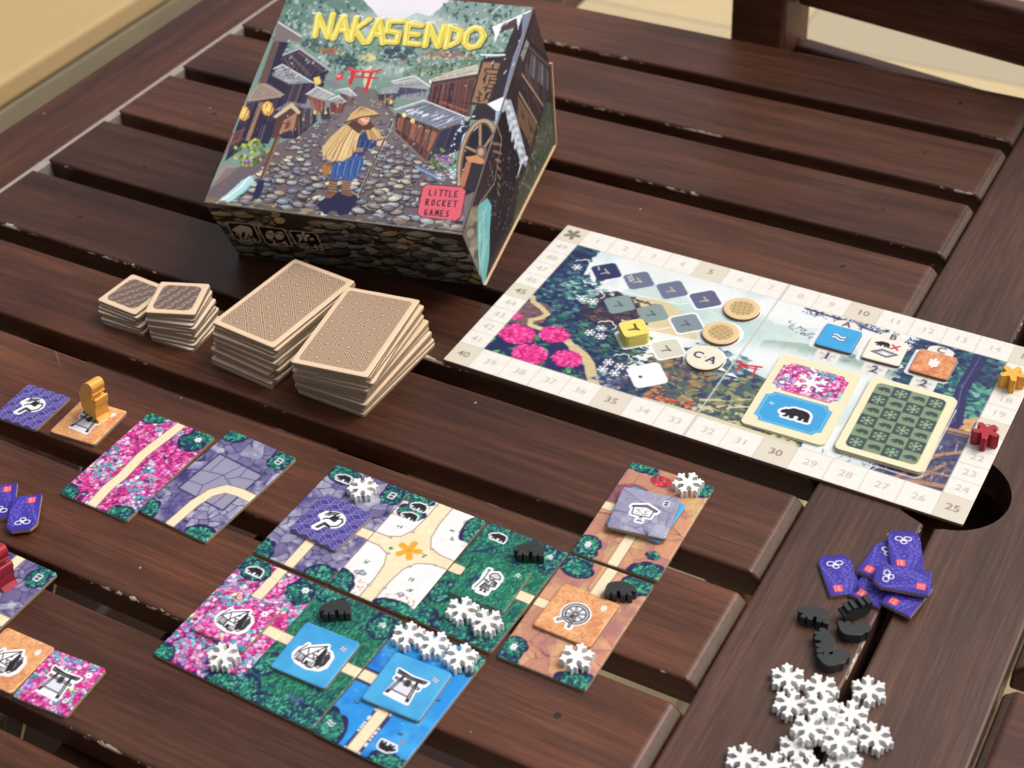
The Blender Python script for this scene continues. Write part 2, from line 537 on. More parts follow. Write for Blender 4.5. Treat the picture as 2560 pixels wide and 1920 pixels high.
def grid_mesh(name, cv, shape='rect', r=1.5, roll=0.3, cut=None, centre=True):
    """sheet carrying the print of cv (mm canvas), metres; centred; its rim rolls over the board edge"""
    nx, ny = int(cv.w * cv.ppm) + 1, int(cv.h * cv.ppm) + 1
    gx, gy = np.meshgrid(np.linspace(0, cv.w, nx), np.linspace(0, cv.h, ny))
    x, y = gx.ravel(), gy.ravel()
    X, Y = x - cv.w / 2, y - cv.h / 2
    if shape == 'disc':
        u, v = X / (cv.w / 2), Y / (cv.h / 2)
        X = u * np.sqrt(1 - v * v / 2) * cv.w / 2; Y = v * np.sqrt(1 - u * u / 2) * cv.h / 2
        x, y = X + cv.w / 2, Y + cv.h / 2
        ed = cv.w / 2 - np.hypot(X, Y)
    else:
        if r > 0:
            ax, ay = np.abs(X) - (cv.w / 2 - r), np.abs(Y) - (cv.h / 2 - r)
            cor = (ax > 0) & (ay > 0)
            L = np.hypot(ax, ay)
            k = np.where(cor & (L > r), r / np.maximum(L, 1e-9), 1)
            X = np.where(cor, np.sign(X) * (cv.w / 2 - r + ax * k), X)
            Y = np.where(cor, np.sign(Y) * (cv.h / 2 - r + ay * k), Y)
        ax, ay = np.maximum(np.abs(X) - (cv.w / 2 - max(r, .8)), 0), np.maximum(np.abs(Y) - (cv.h / 2 - max(r, .8)), 0)
        ed = max(r, .8) - np.hypot(ax, ay)
    z = -roll * np.clip(1 - ed / .7, 0, 1) ** 2
    ox, oy = (0, 0) if centre else (cv.w / 2 + cv.x0, cv.h / 2 + cv.y0)
    co = np.stack([(X + ox) / 1000, (Y + oy) / 1000, z / 1000], 1)
    me = bpy.data.meshes.new(name)
    nf = (nx - 1) * (ny - 1)
    me.vertices.add(nx * ny)
    me.vertices.foreach_set('co', co.astype(np.float32).ravel())
    a = (np.arange(ny - 1)[:, None] * nx + np.arange(nx - 1)[None, :]).ravel()
    q = np.stack([a, a + 1, a + nx + 1, a + nx], 1).astype(np.int32)
    me.loops.add(nf * 4)
    me.loops.foreach_set('vertex_index', q.ravel())
    me.polygons.add(nf)
    me.polygons.foreach_set('loop_start', np.arange(0, nf * 4, 4, dtype=np.int32))
    me.polygons.foreach_set('use_smooth', np.ones(nf, bool))
    me.update(calc_edges=True)
    if cut:
        bm = bmesh.new()
        bm.from_mesh(me)
        n = len(cut)
        for i in range(n):
            (ax, ay), (bx, by) = cut[i], cut[(i + 1) % n]
            no = Vector((by - ay, -(bx - ax), 0)).normalized()
            bmesh.ops.bisect_plane(bm, geom=bm.verts[:] + bm.edges[:] + bm.faces[:], dist=1e-8, plane_co=(ax / 1000, ay / 1000, 0), plane_no=no, clear_outer=True)
        bm.to_mesh(me)
        bm.free()
        c2 = np.empty(len(me.vertices) * 3, np.float32)
        me.vertices.foreach_get('co', c2)
        c2 = c2.reshape(-1, 3) * 1000
        if centre:
            x, y = c2[:, 0] + cv.w / 2 + cv.x0, c2[:, 1] + cv.h / 2 + cv.y0
        else:
            x, y = c2[:, 0], c2[:, 1]
        set_print(me, cv.sample(x, y))
    else:
        set_print(me, cv.sample(x + cv.x0, y + cv.y0))
    return me
# ---------------------------------------------------------------- setting: ground, low wall
def ground_mat():
    m, n, bs = mat('paving')
    tc = nd(n, 'ShaderNodeTexCoord')
    v = tc.outputs['Object']
    br = nd(n, 'ShaderNodeTexBrick')
    br.offset = 0.0
    br.inputs['Scale'].default_value = 1.0
    br.inputs['Brick Width'].default_value = 0.42
    br.inputs['Row Height'].default_value = 0.42
    br.inputs['Mortar Size'].default_value = 0.004
    br.inputs['Color1'].default_value = (0.70, 0.55, 0.30, 1)
    br.inputs['Color2'].default_value = (0.42, 0.37, 0.28, 1)
    br.inputs['Mortar'].default_value = (0.40, 0.33, 0.23, 1)
    n.links.new(v, br.inputs['Vector'])
    nz = noise(n, v, 9, 5, 0.6)
    col = mixc(n, mathn(n, 'MULTIPLY', nz, 0.3), br.outputs[0], (0.36, 0.29, 0.2))
    n.links.new(col, bs.inputs['Base Color'])
    bs.inputs['Roughness'].default_value = 0.8
    bump(n, bs, nz, 0.3, 0.004)
    return m

ZG = -0.72
gm = bpy.data.meshes.new('ground')
gm.from_pydata([(-14, -14, 0), (14, -14, 0), (14, 14, 0), (-14, 14, 0)], [], [(0, 1, 2, 3)])
g = link('ground', gm, None, [ground_mat()], (0.13, 0.07, ZG))
g['kind'] = 'structure'
def terrace_mat():
    m, n, bs = mat('brown_floor_tiles')
    tc = nd(n, 'ShaderNodeTexCoord')
    br = nd(n, 'ShaderNodeTexBrick')
    br.offset = 0.0
    br.inputs['Scale'].default_value = 1.0
    br.inputs['Brick Width'].default_value = 0.30
    br.inputs['Row Height'].default_value = 0.30
    br.inputs['Mortar Size'].default_value = 0.006
    br.inputs['Color1'].default_value = (0.035, 0.016, 0.011, 1)
    br.inputs['Color2'].default_value = (0.050, 0.024, 0.016, 1)
    br.inputs['Mortar'].default_value = (0.12, 0.10, 0.08, 1)
    n.links.new(tc.outputs['Object'], br.inputs['Vector'])
    n.links.new(br.outputs[0], bs.inputs['Base Color'])
    bs.inputs['Roughness'].default_value = 0.55
    return m
tm = bpy.data.meshes.new('terrace_floor')
tm.from_pydata([(-1.19, -3, 0), (-0.42, -3, 0), (-0.42, 1.6, 0), (-1.19, 1.6, 0)], [], [(0, 1, 2, 3)])
tf = link('terrace_floor', tm, None, [terrace_mat()], (0, 0, ZG + 0.004))
tf['kind'] = 'structure'

M_OCHRE = simple_mat('ochre_render', (0.52, 0.365, 0.175), 0.85, 0.10, 5, 0.2, 0.002)
M_STONE = simple_mat('grey_beige_stone', (0.27, 0.23, 0.15), 0.85, 0.15, 14, 0.3, 0.003)
wall = link('low_wall', None, None, (), (-1.19, 0.6, ZG))
tag(wall, 'low wall with smooth ochre top and grey-beige stone face beyond the table end', 'wall')
link('wall_face', slab_mesh('wall_face', 0.30, 4.79, 0.40, 0.004), wall, [M_STONE], (-0.152, 0, 0.40))
link('wall_cap', slab_mesh('wall_cap', 2.2, 4.8, 0.03, 0.006), wall, [M_OCHRE], (-1.10, 0, 0.432))

# ---------------------------------------------------------------- the table
W_SLAT = wood_mat('stained_slat', 0.0292)
W_SLATR = wood_mat('stained_slat_right', 0.0292, side=-1.0)
W_BOARD = wood_mat('stained_cross_board', 0.0268, tone=0.012, grey=0.20, spec=0.5)
W_RAIL = wood_mat('stained_end_rail', 0.027, red=0.0, chips=False)
W_DARK = wood_mat('stained_frame', 0.05, chips=False)
table = link('garden_table', None, None, (), (0, 0, 0))
tag(table, 'dark brown stained wooden garden table of spaced slats with umbrella hole', 'table')
PITCH, WID, THK = 0.0719, 0.0584, 0.0165
X0, X1 = -0.6280, -0.0592
slat_l = slab_mesh('slat', X1 - X0, WID, THK, 0.0018, 0.0052)
slat_r = slab_mesh('slat_right', 0.56, WID, THK, 0.0016, 0.0052)
W_PLUG = simple_mat('dark_screw_plug', (0.022, 0.016, 0.012), 0.6, 0.3)
plug = poly_mesh('screw_plug', [(0.0019 * math.cos(i * math.pi / 6), 0.0019 * math.sin(i * math.pi / 6)) for i in range(12)], -0.001, 0.0, 0.0002, 1)
for k in range(-2, 10):
    yc = -0.3112 + PITCH * k + WID / 2
    sl_o = link('slat', slat_l, table, [W_SLAT, M_WEATHER], ((X0 + X1) / 2, yc, 0))
    for px_, py_ in ((0.236, 0.004), (-0.215, -0.006)):
        link('screw_plug', plug, sl_o, [W_PLUG], (px_ + 0.003 * math.sin(k * 7.1), py_ + 0.004 * math.cos(k * 3.3), 0.00006))
    link('slat', slat_r, table, [W_SLATR, M_WEATHER], (0.0575 + 0.28, yc, 0), 180)
YA, YB = -0.455, 0.4015

def hole_board(name, x0, x1, ya, yb, side):
    """cross board with half of the round umbrella hole cut from its inner edge"""
    c, r = (0.0, 0.0), 0.0295
    edge = x1 if side > 0 else x0
    dy = math.sqrt(r * r - edge * edge)
    arc = []
    a0 = math.atan2(dy, edge)
    for i in range(25):
        if side > 0:
            a = a0 + (2 * math.pi - 2 * a0) * i / 24 if edge < 0 else a0 + (2 * math.pi - 2 * a0) * i / 24
        else:
            a = -a0 + 2 * a0 * i / 24
        arc.append((r * math.cos(a), r * math.sin(a)))
    if side > 0:
        pts = [(x0, ya), (x1, ya)] + arc[::-1] + [(x1, yb), (x0, yb)]
    else:
        pts = [(x1, yb), (x0, yb)] + arc[::-1] + [(x0, ya), (x1, ya)]
    # local frame: grain along local x -> rotate so the board's length is local x
    yc, xc = (ya + yb) / 2, (x0 + x1) / 2
    loc = [(y - yc, -(x - xc)) for x, y in pts]
    me = poly_mesh(name, loc, -0.020, 0.0, 0.0014, 2)
    return link('cross_board', me, table, [W_BOARD], (xc, yc, 0), 90)

hole_board('cross_board', -0.0582, -0.0036, YA, YB, 1)
hole_board('cross_board_right', 0.0020, 0.0562, YA, YB, -1)
rail = slab_mesh('end_rail', YB - YA, 0.054, 0.030, 0.0016)
link('end_rail', rail, table, [W_RAIL], (-0.6560, (YA + YB) / 2, 0.0), 90)
cham = bpy.data.meshes.new('rail_chamfer')
cham.from_pydata([(YA, 0, 0.0004), (YB, 0, 0.0004), (YB, 0.0042, -0.0035), (YA, 0.0042, -0.0035), (YA, 0, -0.012), (YB, 0, -0.012), (YB, 0.0042, -0.012), (YA, 0.0042, -0.012)], [], [(0, 3, 2, 1), (4, 5, 6, 7), (0, 1, 5, 4), (3, 7, 6, 2), (1, 2, 6, 5), (0, 4, 7, 3)])
link('rail_chamfer', cham, table, [M_PALE], (-0.6285, 0, 0.0), 0, (math.pi, 0, R(90))) if False else None
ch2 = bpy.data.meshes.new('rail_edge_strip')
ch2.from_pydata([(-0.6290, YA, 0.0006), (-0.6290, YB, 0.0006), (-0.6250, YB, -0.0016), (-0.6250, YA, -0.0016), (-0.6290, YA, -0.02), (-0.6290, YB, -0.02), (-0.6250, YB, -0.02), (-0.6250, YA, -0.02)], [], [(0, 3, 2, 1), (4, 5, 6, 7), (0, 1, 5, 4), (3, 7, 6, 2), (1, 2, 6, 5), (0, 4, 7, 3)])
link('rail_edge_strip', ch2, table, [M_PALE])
beam = slab_mesh('support_beam', YB - YA - 0.02, 0.045, 0.035, 0.002)
for x in (-0.50, -0.28, 0.20, 0.45):
    link('support_beam', beam, table, [W_DARK], (x, (YA + YB) / 2, -0.0200), 90)
link('centre_beam', slab_mesh('centre_beam', YB - YA - 0.02, 0.085, 0.02, 0.002), table, [W_DARK], (0.0, (YA + YB) / 2, -0.040), 90)
M_STEEL = simple_mat('painted_steel', (0.42, 0.38, 0.30), 0.5, 0.15)
link('steel_brace', slab_mesh('steel_brace', 0.42, 0.009, 0.004, 0.0006), table, [M_STEEL], (-0.4015, -0.2238, -0.056), math.degrees(math.atan2(-0.1564, 0.101)))
legm = slab_mesh('leg', 0.05, 0.05, 0.70, 0.003)
for x, y in ((-0.60, 0.34), (-0.60, -0.42), (0.56, 0.34), (0.56, -0.42)):
    link('leg', legm, table, [W_DARK], (x, y, -0.021))

# ---------------------------------------------------------------- chairs behind the table
W_CHAIR = wood_mat('stained_chair', 0.05, chips=False, red=0.02)
def chair(loc, rz, label):
    """slatted folding garden chair, back towards the table; origin on the ground, back along local x"""
    c = link('garden_chair', None, None, (), loc, rz)
    tag(c, label, 'chair', 'chairs behind the table')
    st = slab_mesh('stile', 0.046, 0.040, 0.90, 0.004)
    for x in (0.0, 0.46):
        link('stile', st, c, [W_CHAIR], (x, 0, 0.90))
    rl = slab_mesh('back_slat', 0.412, 0.016, 0.040, 0.003)
    for z in (0.700, 0.772, 0.844):
        link('back_slat', rl, c, [W_CHAIR], (0.23, 0.004, z))
    se = slab_mesh('seat_slat', 0.44, 0.05, 0.018, 0.003)
    for i in range(6):
        link('seat_slat', se, c, [W_CHAIR], (0.23, 0.06 + 0.062 * i, 0.44))
    lg = slab_mesh('front_leg', 0.04, 0.04, 0.44, 0.004)
    for x in (0.02, 0.44):
        link('front_leg', lg, c, [W_CHAIR], (x, 0.41, 0.42))
    return c
bench = link('added_bench', None, None, (), (-0.89, 0.15, ZG))  # added bench: hides the pale wall so the slat gaps look dark
tag(bench, 'low dark wooden bench added beyond the left table end to keep the slat gaps dark', 'bench')
for i in range(4):
    link('seat_slat', slab_mesh('bench_slat', 1.7, 0.088, 0.022, 0.003), bench, [W_DARK], (-0.145 + 0.095 * i, 0, 0.43), 90)
for x in (-0.13, 0.13):
    for y in (-0.75, 0.75):
        link('leg', slab_mesh('bench_leg', 0.05, 0.05, 0.405, 0.003), bench, [W_DARK], (x, y, 0.407))
chair((-0.272, 0.448, ZG), -9.6, 'dark brown slatted wooden chair standing behind the far table edge, right of the box')
# ---------------------------------------------------------------- outlines used in wood and in print (mm)
BEAR = [(0, 3.2), (0.5, 4.2), (1.4, 4.9), (1.9, 5.7), (2.5, 5.5), (3.3, 6.0), (4.3, 6.9), (5.6, 7.5), (7.4, 7.3), (9.4, 7.4), (11.4, 7.0), (12.8, 6.0), (13.5, 4.4), (13.7, 2.4), (13.9, 0.4), (13.4, 0), (11.6, 0), (11.3, 0.5), (11.7, 1.2), (11.2, 1.9), (10.8, 1.4), (10.8, 0.4), (10.4, 0), (8.8, 0), (8.6, 0.5), (9.0, 1.2), (8.7, 2.2), (7.8, 2.6), (7.0, 2.2), (7.0, 0.4), (6.6, 0), (4.9, 0), (4.7, 0.5), (5.0, 1.1), (4.7, 1.6), (4.3, 1.4), (3.9, 0.3), (3.4, 0), (1.9, 0.1), (1.8, 0.6), (2.5, 1.1), (2.9, 2.2), (2.4, 2.7), (1.5, 2.1), (0.4, 2.3)]

def flake_pts(rad=7.6):
    arm = [(2.3, 0.70), (4.3, 0.62), (5.0, 1.65), (5.5, 2.3), (6.05, 2.35), (6.3, 1.95), (6.1, 1.4), (5.7, 0.68), (6.7, 0.62), (7.35, 0.5), (7.6, 0.0)]
    pts = []
    for i in range(6):
        a = R(60 * i + 90)
        full = [(r, -t) for r, t in arm] + [(r, t) for r, t in arm[-2::-1]]
        for r, t in full:
            pts.append(((r * math.cos(a) - t * math.sin(a)) * rad / 7.6, (r * math.sin(a) + t * math.cos(a)) * rad / 7.6))
        a2 = R(60 * i + 120)
        pts.append((2.15 * math.cos(a2) * rad / 7.6, 2.15 * math.sin(a2) * rad / 7.6))
    return pts

def sakura_pts(rad=6.6, rot=90):
    pts = []
    for i in range(5):
        for da, r in ((-36, 2.1), (-24, 3.9), (-19, 5.0), (-11, 6.2), (-7, 6.6), (0, 5.9), (7, 6.6), (11, 6.2), (19, 5.0), (24, 3.9)):
            a = R(rot + 72 * i + da)
            pts.append((r * rad / 6.6 * math.cos(a), r * rad / 6.6 * math.sin(a)))
    return pts

def xf(pts, x, y, s=1.0, ang=0, flip=1):
    c, t = math.cos(R(ang)), math.sin(R(ang))
    return [(x + (px * flip * c - py * t) * s, y + (px * flip * t + py * c) * s) for px, py in pts]

# ---------------------------------------------------------------- print motifs
GR = [(30, 122, 100), (50, 160, 124), (18, 78, 84), (96, 188, 150), (26, 56, 88)]
NAVY = (28, 32, 78)
INK = (24, 20, 30)
WH = (246, 245, 248)
PATH = (240, 224, 188)

def bush(c, x, y, rx, ry, n=None):
    n = n or int(rx * ry * 2.6)
    for i in range(14):
        t = c.rg.random() * 6.283
        c.ell(x + rx * .75 * math.cos(t), y + ry * .75 * math.sin(t), rx * .5, ry * .5, NAVY)
    c.ell(x, y, rx, ry, NAVY)
    n = int(n * 1.35)
    c.ell(x, y + ry * .06, rx * .84, ry * .82, (22, 62, 80))
    for i in range(9):
        t = c.rg.random() * 6.283; c.ell(x + rx * .55 * math.cos(t), y + ry * .5 * math.sin(t), rx * .26, ry * .24, [(26, 58, 92), (30, 108, 98)][i % 2])
    for i in range(n):
        t = c.rg.random() * 6.283; q = math.sqrt(c.rg.random()) * 1.02
        px, py = x + rx * q * math.cos(t), y + ry * q * math.sin(t)
        c.ell(px, py, c.rg.uniform(.6, 1.35), c.rg.uniform(.26, .5), GR[c.rg.integers(5)], c.rg.uniform(20, 160))

def bear_print(c, x, y, s, flip=1, ang=0):
    p = xf([(a - 6.8, b - 3.6) for a, b in BEAR], x, y, s, ang, flip)
    c.poly(p, WH); c.line(p, 2.4 * s, WH, closed=True)
    c.poly(p, INK)
    for i in range(10):
        q = c.rg.uniform(-4, 4)
        c.line([(x + q * s, y + c.rg.uniform(-.5, 2.4) * s), (x + (q + .9) * s, y + c.rg.uniform(-.2, 2.8) * s)], .12, (90, 88, 92))

def path(c, pts, w=6.0):
    c.line(pts, w + .7, (126, 88, 70)); c.line(pts, w, PATH)
    for i in range(len(pts) * 9):
        k = c.rg.integers(len(pts) - 1); t = c.rg.random()
        x = pts[k][0] * (1 - t) + pts[k + 1][0] * t + c.rg.uniform(-w, w) * .4; y = pts[k][1] * (1 - t) + pts[k + 1][1] * t + c.rg.uniform(-w, w) * .4
        c.ell(x, y, .16, .13, (150, 120, 92))

def wave(c, x, y, s=1.0, col=WH, w=.62, edge=True):
    for d in (.75, -.75):
        p = [(x + s * (-1.9 + 3.8 * i / 12), y + s * (d + .45 * math.sin(i / 12 * 6.0 + .4))) for i in range(13)]
        if edge:
            c.line(p, (w + .45) * s, (40, 70, 110))
        c.line(p, w * s, col)

def ic_day(c, x, y, s=1.0):
    q = [(x - 1.5 * s, y - 1.9 * s), (x + 1.5 * s, y - 1.9 * s), (x + 1.5 * s, y + 1.9 * s), (x - 1.5 * s, y + 1.9 * s)]
    c.poly(q, (44, 42, 74)); c.line(q, .62 * s, WH, closed=True); c.line([(x - 1.5 * s, y), (x + 1.5 * s, y)], .55 * s, WH)

def ic_flower(c, x, y, s=1.0):
    for i in range(6):
        a = R(60 * i + 90)
        c.ell(x + 1.2 * s * math.cos(a), y + 1.2 * s * math.sin(a), .85 * s, .62 * s, WH, 60 * i + 90)
    c.ell(x, y, .42 * s, .42 * s, (60, 50, 90))

def ic_chev(c, x, y, s=1.0):
    for d in (0.9, -.3):
        c.line([(x - 1.5 * s, y - .9 * s + d), (x, y + .5 * s + d), (x + 1.5 * s, y - .9 * s + d)], .62 * s, WH)
    c.line([(x + .1, y - 1.2 * s), (x + .7 * s, y - .7 * s)], .5 * s, WH)

def ic_wheat(c, x, y, s=1.0):
    c.line([(x, y - 2 * s), (x, y + 1.6 * s)], .3 * s, WH)
    for d in (-1.2, -.2, .8):
        for f in (-1, 1):
            c.ell(x + f * .8 * s, y + (d + .5) * s, .85 * s, .38 * s, WH, f * 40)
    c.ell(x, y + 2.0 * s, .38 * s, .8 * s, WH)

def sk(c, x, y, s, whites, fills, blacks, lw=.42):
    lw *= 1.15
    P = lambda pts: [(x + a * s, y + b * s) for a, b in pts]
    for q in whites:
        c.poly(P(q), WH); c.line(P(q), 2.0 * s, WH, closed=True)
    for q, col in fills:
        c.poly(P(q), col)
    for q in blacks:
        c.line(P(q), lw * s, INK)

def sk_torii(c, x, y, s=1.0):
    sk(c, x, y, s, [[(-6.2, 6.0), (-5.6, 4.4), (-3.4, 3.0), (-4.9, -5.6), (4.6, -6.4), (3.6, 2.4), (6.2, 3.4), (6.6, 5.0), (0, 4.9)], [(-5.4, 2.6), (5.2, 1.4), (5.2, .6), (-5.4, 1.8)]],
       [([(-6.2, 6.1), (-5.8, 4.5), (0, 3.7), (5.8, 3.9), (6.4, 5.2), (0, 4.9)], (120, 116, 124)), ([(-3.5, 4.2), (-2.3, 4.0), (-2.6, 2.0), (-3.8, 2.0)], INK), ([(2.6, 3.6), (3.8, 3.7), (3.9, 1.6), (2.8, 1.6)], INK),
        ([(-3.7, 1.8), (-2.9, 1.8), (-4.4, -5.2), (-5.4, -5.2)], (214, 212, 220)), ([(2.9, 1.2), (3.7, 1.2), (4.6, -6.0), (3.6, -6.0)], (214, 212, 220)), ([(-4.3, -3.6), (-5.2, -3.6), (-5.5, -5.3), (-4.4, -5.3)], INK), ([(3.5, -4.4), (4.4, -4.4), (4.7, -6.1), (3.6, -6.1)], INK), ([(-2.8, 1.6), (2.8, 1.0), (3.4, -4.6), (-4.0, -4.2)], (222, 222, 234))],
       [[(-6.2, 6.1), (-5.8, 4.5), (0, 3.7), (5.8, 3.9), (6.4, 5.2), (0, 4.9), (-6.2, 6.1)], [(-5.4, 2.6), (5.2, 1.5)], [(-5.4, 1.8), (5.2, .7)], [(-5.4, 2.6), (-5.4, 1.8)], [(5.2, 1.5), (5.2, .7)], [(-3.7, 1.8), (-5.4, -5.2)], [(-2.9, 1.8), (-4.4, -5.2)], [(2.9, 1.2), (3.6, -6)], [(3.7, 1.2), (4.6, -6)], [(-.9, 3.1), (.9, 2.9), (.9, .3), (-.9, .5), (-.9, 3.1)], [(-.3, 2.9), (-.3, .6)], [(.3, 2.8), (.3, .5)], [(-4.2, -3.2), (3.4, -3.8)], [(-5, 5.2), (4.8, 4.4)]])

def sk_house(c, x, y, s=1.0):
    sk(c, x, y, s, [[(-6.6, -2.2), (-6.2, .6), (-5.0, 1.2), (-4.6, 3.4), (-3.6, 2.2), (2.2, 5.8), (3.6, 3.0), (4.6, 3.6), (6.4, 1.8), (6.8, -2.6), (5.4, -4.6), (1.0, -5.8), (-3.6, -5.0), (-5.6, -3.8)]],
       [([(2.2, 5.6), (3.8, .8), (5.2, -3.2), (2.6, -4.2), (1.6, -.6)], (44, 40, 48)), ([(4.0, 2.6), (4.9, 3.0), (6.2, 1.4), (6.2, -2.4), (5.0, -2.8)], (60, 56, 62)), ([(-1.2, -3.0), (.2, -3.2), (.2, -5.0), (-1.2, -4.8)], INK), ([(.2, 2.6), (.9, 2.6), (.9, 1.6), (.2, 1.6)], INK)],
       [[(-5.6, -.8), (-3.4, 2.2), (2.2, 5.6)], [(-3.4, 2.2), (-1.6, -1.4)], [(2.2, 5.6), (-2.2, -1.6)], [(2.2, 5.6), (3.0, -1.8)], [(-5.6, -.8), (-2.2, -1.6), (3.0, -2.0)], [(-1.0, .4), (2.4, .2)], [(-2.2, -1.6), (-1.8, -4.8), (2.6, -5.2), (3.0, -2)], [(-.2, .4), (.9, -1.6), (1.8, .2)], [(-5.2, -1.0), (-5.0, -3.6), (-1.8, -4.6)], [(-4.4, -1.2), (-4.2, -3.6)], [(-3.4, -1.4), (-3.2, -4)], [(-2.6, -1.4), (-2.4, -4.2)], [(.8, -3), (.8, -5)], [(1.7, -2.8), (1.8, -5)], [(-5.9, -3.4), (-6.1, -1), (-5.2, 1.6), (-4.6, 3)], [(2.8, 4.2), (5.6, -3)], [(3.0, -4), (4.6, -4.4), (5.4, -3)], [(3.6, 3.4), (4.8, 3.2)], [(-5.4, -4.2), (-3, -4.6)], [(.2, -5.4), (2.2, -5.4)]], .36)

def sk_bell(c, x, y, s=1.0):
    for a in range(24):
        t = R(15 * a)
        c.ell(x + (.5 + 2.4 * math.cos(t)) * s, y + (.9 + 2.0 * math.sin(t)) * s, 2.1 * s, 2.0 * s, WH)
    c.ell(x + .5 * s, y + .9 * s, 3.6 * s, 3 * s, WH)
    sk(c, x, y, s, [[(-2.0, -2.2), (-.6, -1.8), (-1.6, -5.0), (-3.0, -5.0)], [(-4.4, .4), (-3.6, 2.4), (-3.2, 0)]], [([(-.9, .9), (1.3, .5), (1.5, 2.2), (-.2, 2.6)], (70, 66, 74))],
       [[(-2.4, -4.8), (-1.2, -1.6), (1.6, -2.2), (3.6, -.8), (4.0, 1.6), (2.8, 2.8), (2.0, 2.2)], [(-1.7, -4.8), (-.7, -2.2), (1.8, -2.8)], [(-1.0, .8), (1.4, .4), (1.7, 2.3), (-.3, 2.8), (-1.0, .8)], [(-.8, .8), (-2.2, .2), (-2.6, -.6)], [(-2.9, 2.2), (-1.8, 3.6), (.4, 4.4)], [(-2.4, 1.6), (-1.4, 2.9), (.2, 3.6)], [(-3.4, 1.4), (-2.6, 3.4)], [(1.0, 2.6), (1.2, 3.4)], [(-.4, 1), (.2, 2.5)], [(.3, .8), (.8, 2.4)]], .5)

def sk_pilgrim(c, x, y, s=1.0):
    sk(c, x, y, s, [[(-3.4, 6.2), (-2.4, 6.2), (-1.6, 3.6), (-1.2, 4.8), (1.2, 5.8), (3.4, 4.2), (4.0, 2.4), (3.0, 1.8), (3.8, .4), (3.4, -2.2), (2.2, -2.6), (2.2, -6.2), (-1.8, -6.2), (-2.2, -3.4), (-3.6, -5.2), (-4.0, -4.2), (-3.0, 0), (-3.6, 3)]],
       [([(-1.4, 2.9), (-.9, 4.6), (1.0, 5.5), (2.8, 4.4), (3.5, 2.7), (1, 2.4)], (210, 208, 216)), ([(1.6, 1.4), (3.2, .8), (3.2, -1.6), (1.8, -2.0)], (150, 146, 152)), ([(-1.4, -5.8), (-.2, -5.8), (-.2, -4.6), (-1.2, -4.6)], INK), ([(.4, -5.8), (1.8, -5.8), (1.4, -4.6), (.4, -4.6)], INK)],
       [[(-1.4, 2.9), (-.9, 4.6), (1.0, 5.5), (2.8, 4.4), (3.5, 2.7), (1, 2.4), (-1.4, 2.9)], [(-2.9, 6.0), (-2.6, 1), (-3.6, -4.8)], [(-3.4, 5.4), (-2.4, 5.8)], [(-1.0, 2.8), (-.4, 1.4), (1.0, 1.6), (1.4, 2.4)], [(-2.6, .4), (-1.2, .6), (.2, -.6)], [(-1.2, .8), (-1.4, -1.6), (-2.0, -4.0)], [(1.2, 1.4), (1.2, -1.6), (2.0, -4.2)], [(-2.0, -4.0), (2.0, -4.2)], [(-1.2, -1.8), (-1.4, -4)], [(-.6, -1.6), (-.6, -4)], [(0, -1.6), (.1, -4)], [(.7, -1.6), (.9, -4.1)], [(1.6, 1.4), (3.2, .8), (3.4, -1.4), (1.8, -2.0)], [(2.0, .6), (3.2, .2)], [(2.0, -.2), (3.3, -.6)], [(-1.3, -1.5), (1.3, -1.6)], [(.6, 1.4), (-.8, -1.4)], [(-1, -4.2), (-1, -5.6)], [(1, -4.2), (1.1, -5.6)]], .4)

def sk_wheel(c, x, y, s=1.0):
    c.ell(x, y + .6 * s, 5.7 * s, 5.7 * s, WH)
    sk(c, x, y, s, [[(-.3, -1), (-4.4, -5.4), (-5.2, -4.6)], [(-.4, -1), (.6, -1), (1.2, -6.4), (.2, -6.4)]], [], [])
    c.ring(x, y + .6 * s, 4.9 * s, .5 * s, INK); c.ring(x, y + .6 * s, 3.8 * s, .5 * s, INK); c.ring(x, y + .6 * s, 4.35 * s, .5 * s, (206, 204, 210))
    for i in range(8):
        a = R(45 * i + 22); b = (math.cos(a), math.sin(a))
        n = (-b[1] * .3, b[0] * .3)
        for f in (-1, 1):
            c.line([(x + (b[0] * .8 + n[0] * f) * s, y + (.6 + b[1] * .8 + n[1] * f) * s), (x + (b[0] * 3.7 + n[0] * f) * s, y + (.6 + b[1] * 3.7 + n[1] * f) * s)], .3 * s, INK)
    c.ell(x, y + .6 * s, .95 * s, .95 * s, INK); c.ell(x, y + .6 * s, .55 * s, .55 * s, WH); c.ell(x, y + .6 * s, .2 * s, .2 * s, INK)
    sk(c, x, y, s, [], [([(-.2, -.6), (-4.3, -5.2), (-5.0, -4.5)], (226, 224, 230)), ([(-.3, -.8), (.4, -.8), (1.0, -6.2), (.3, -6.2)], (226, 224, 230))], [[(-.2, -.6), (-4.3, -5.2), (-5.0, -4.5), (-.6, -.2)], [(-.3, -.8), (.3, -6.2), (1.0, -6.2), (.4, -.8)]], .36)

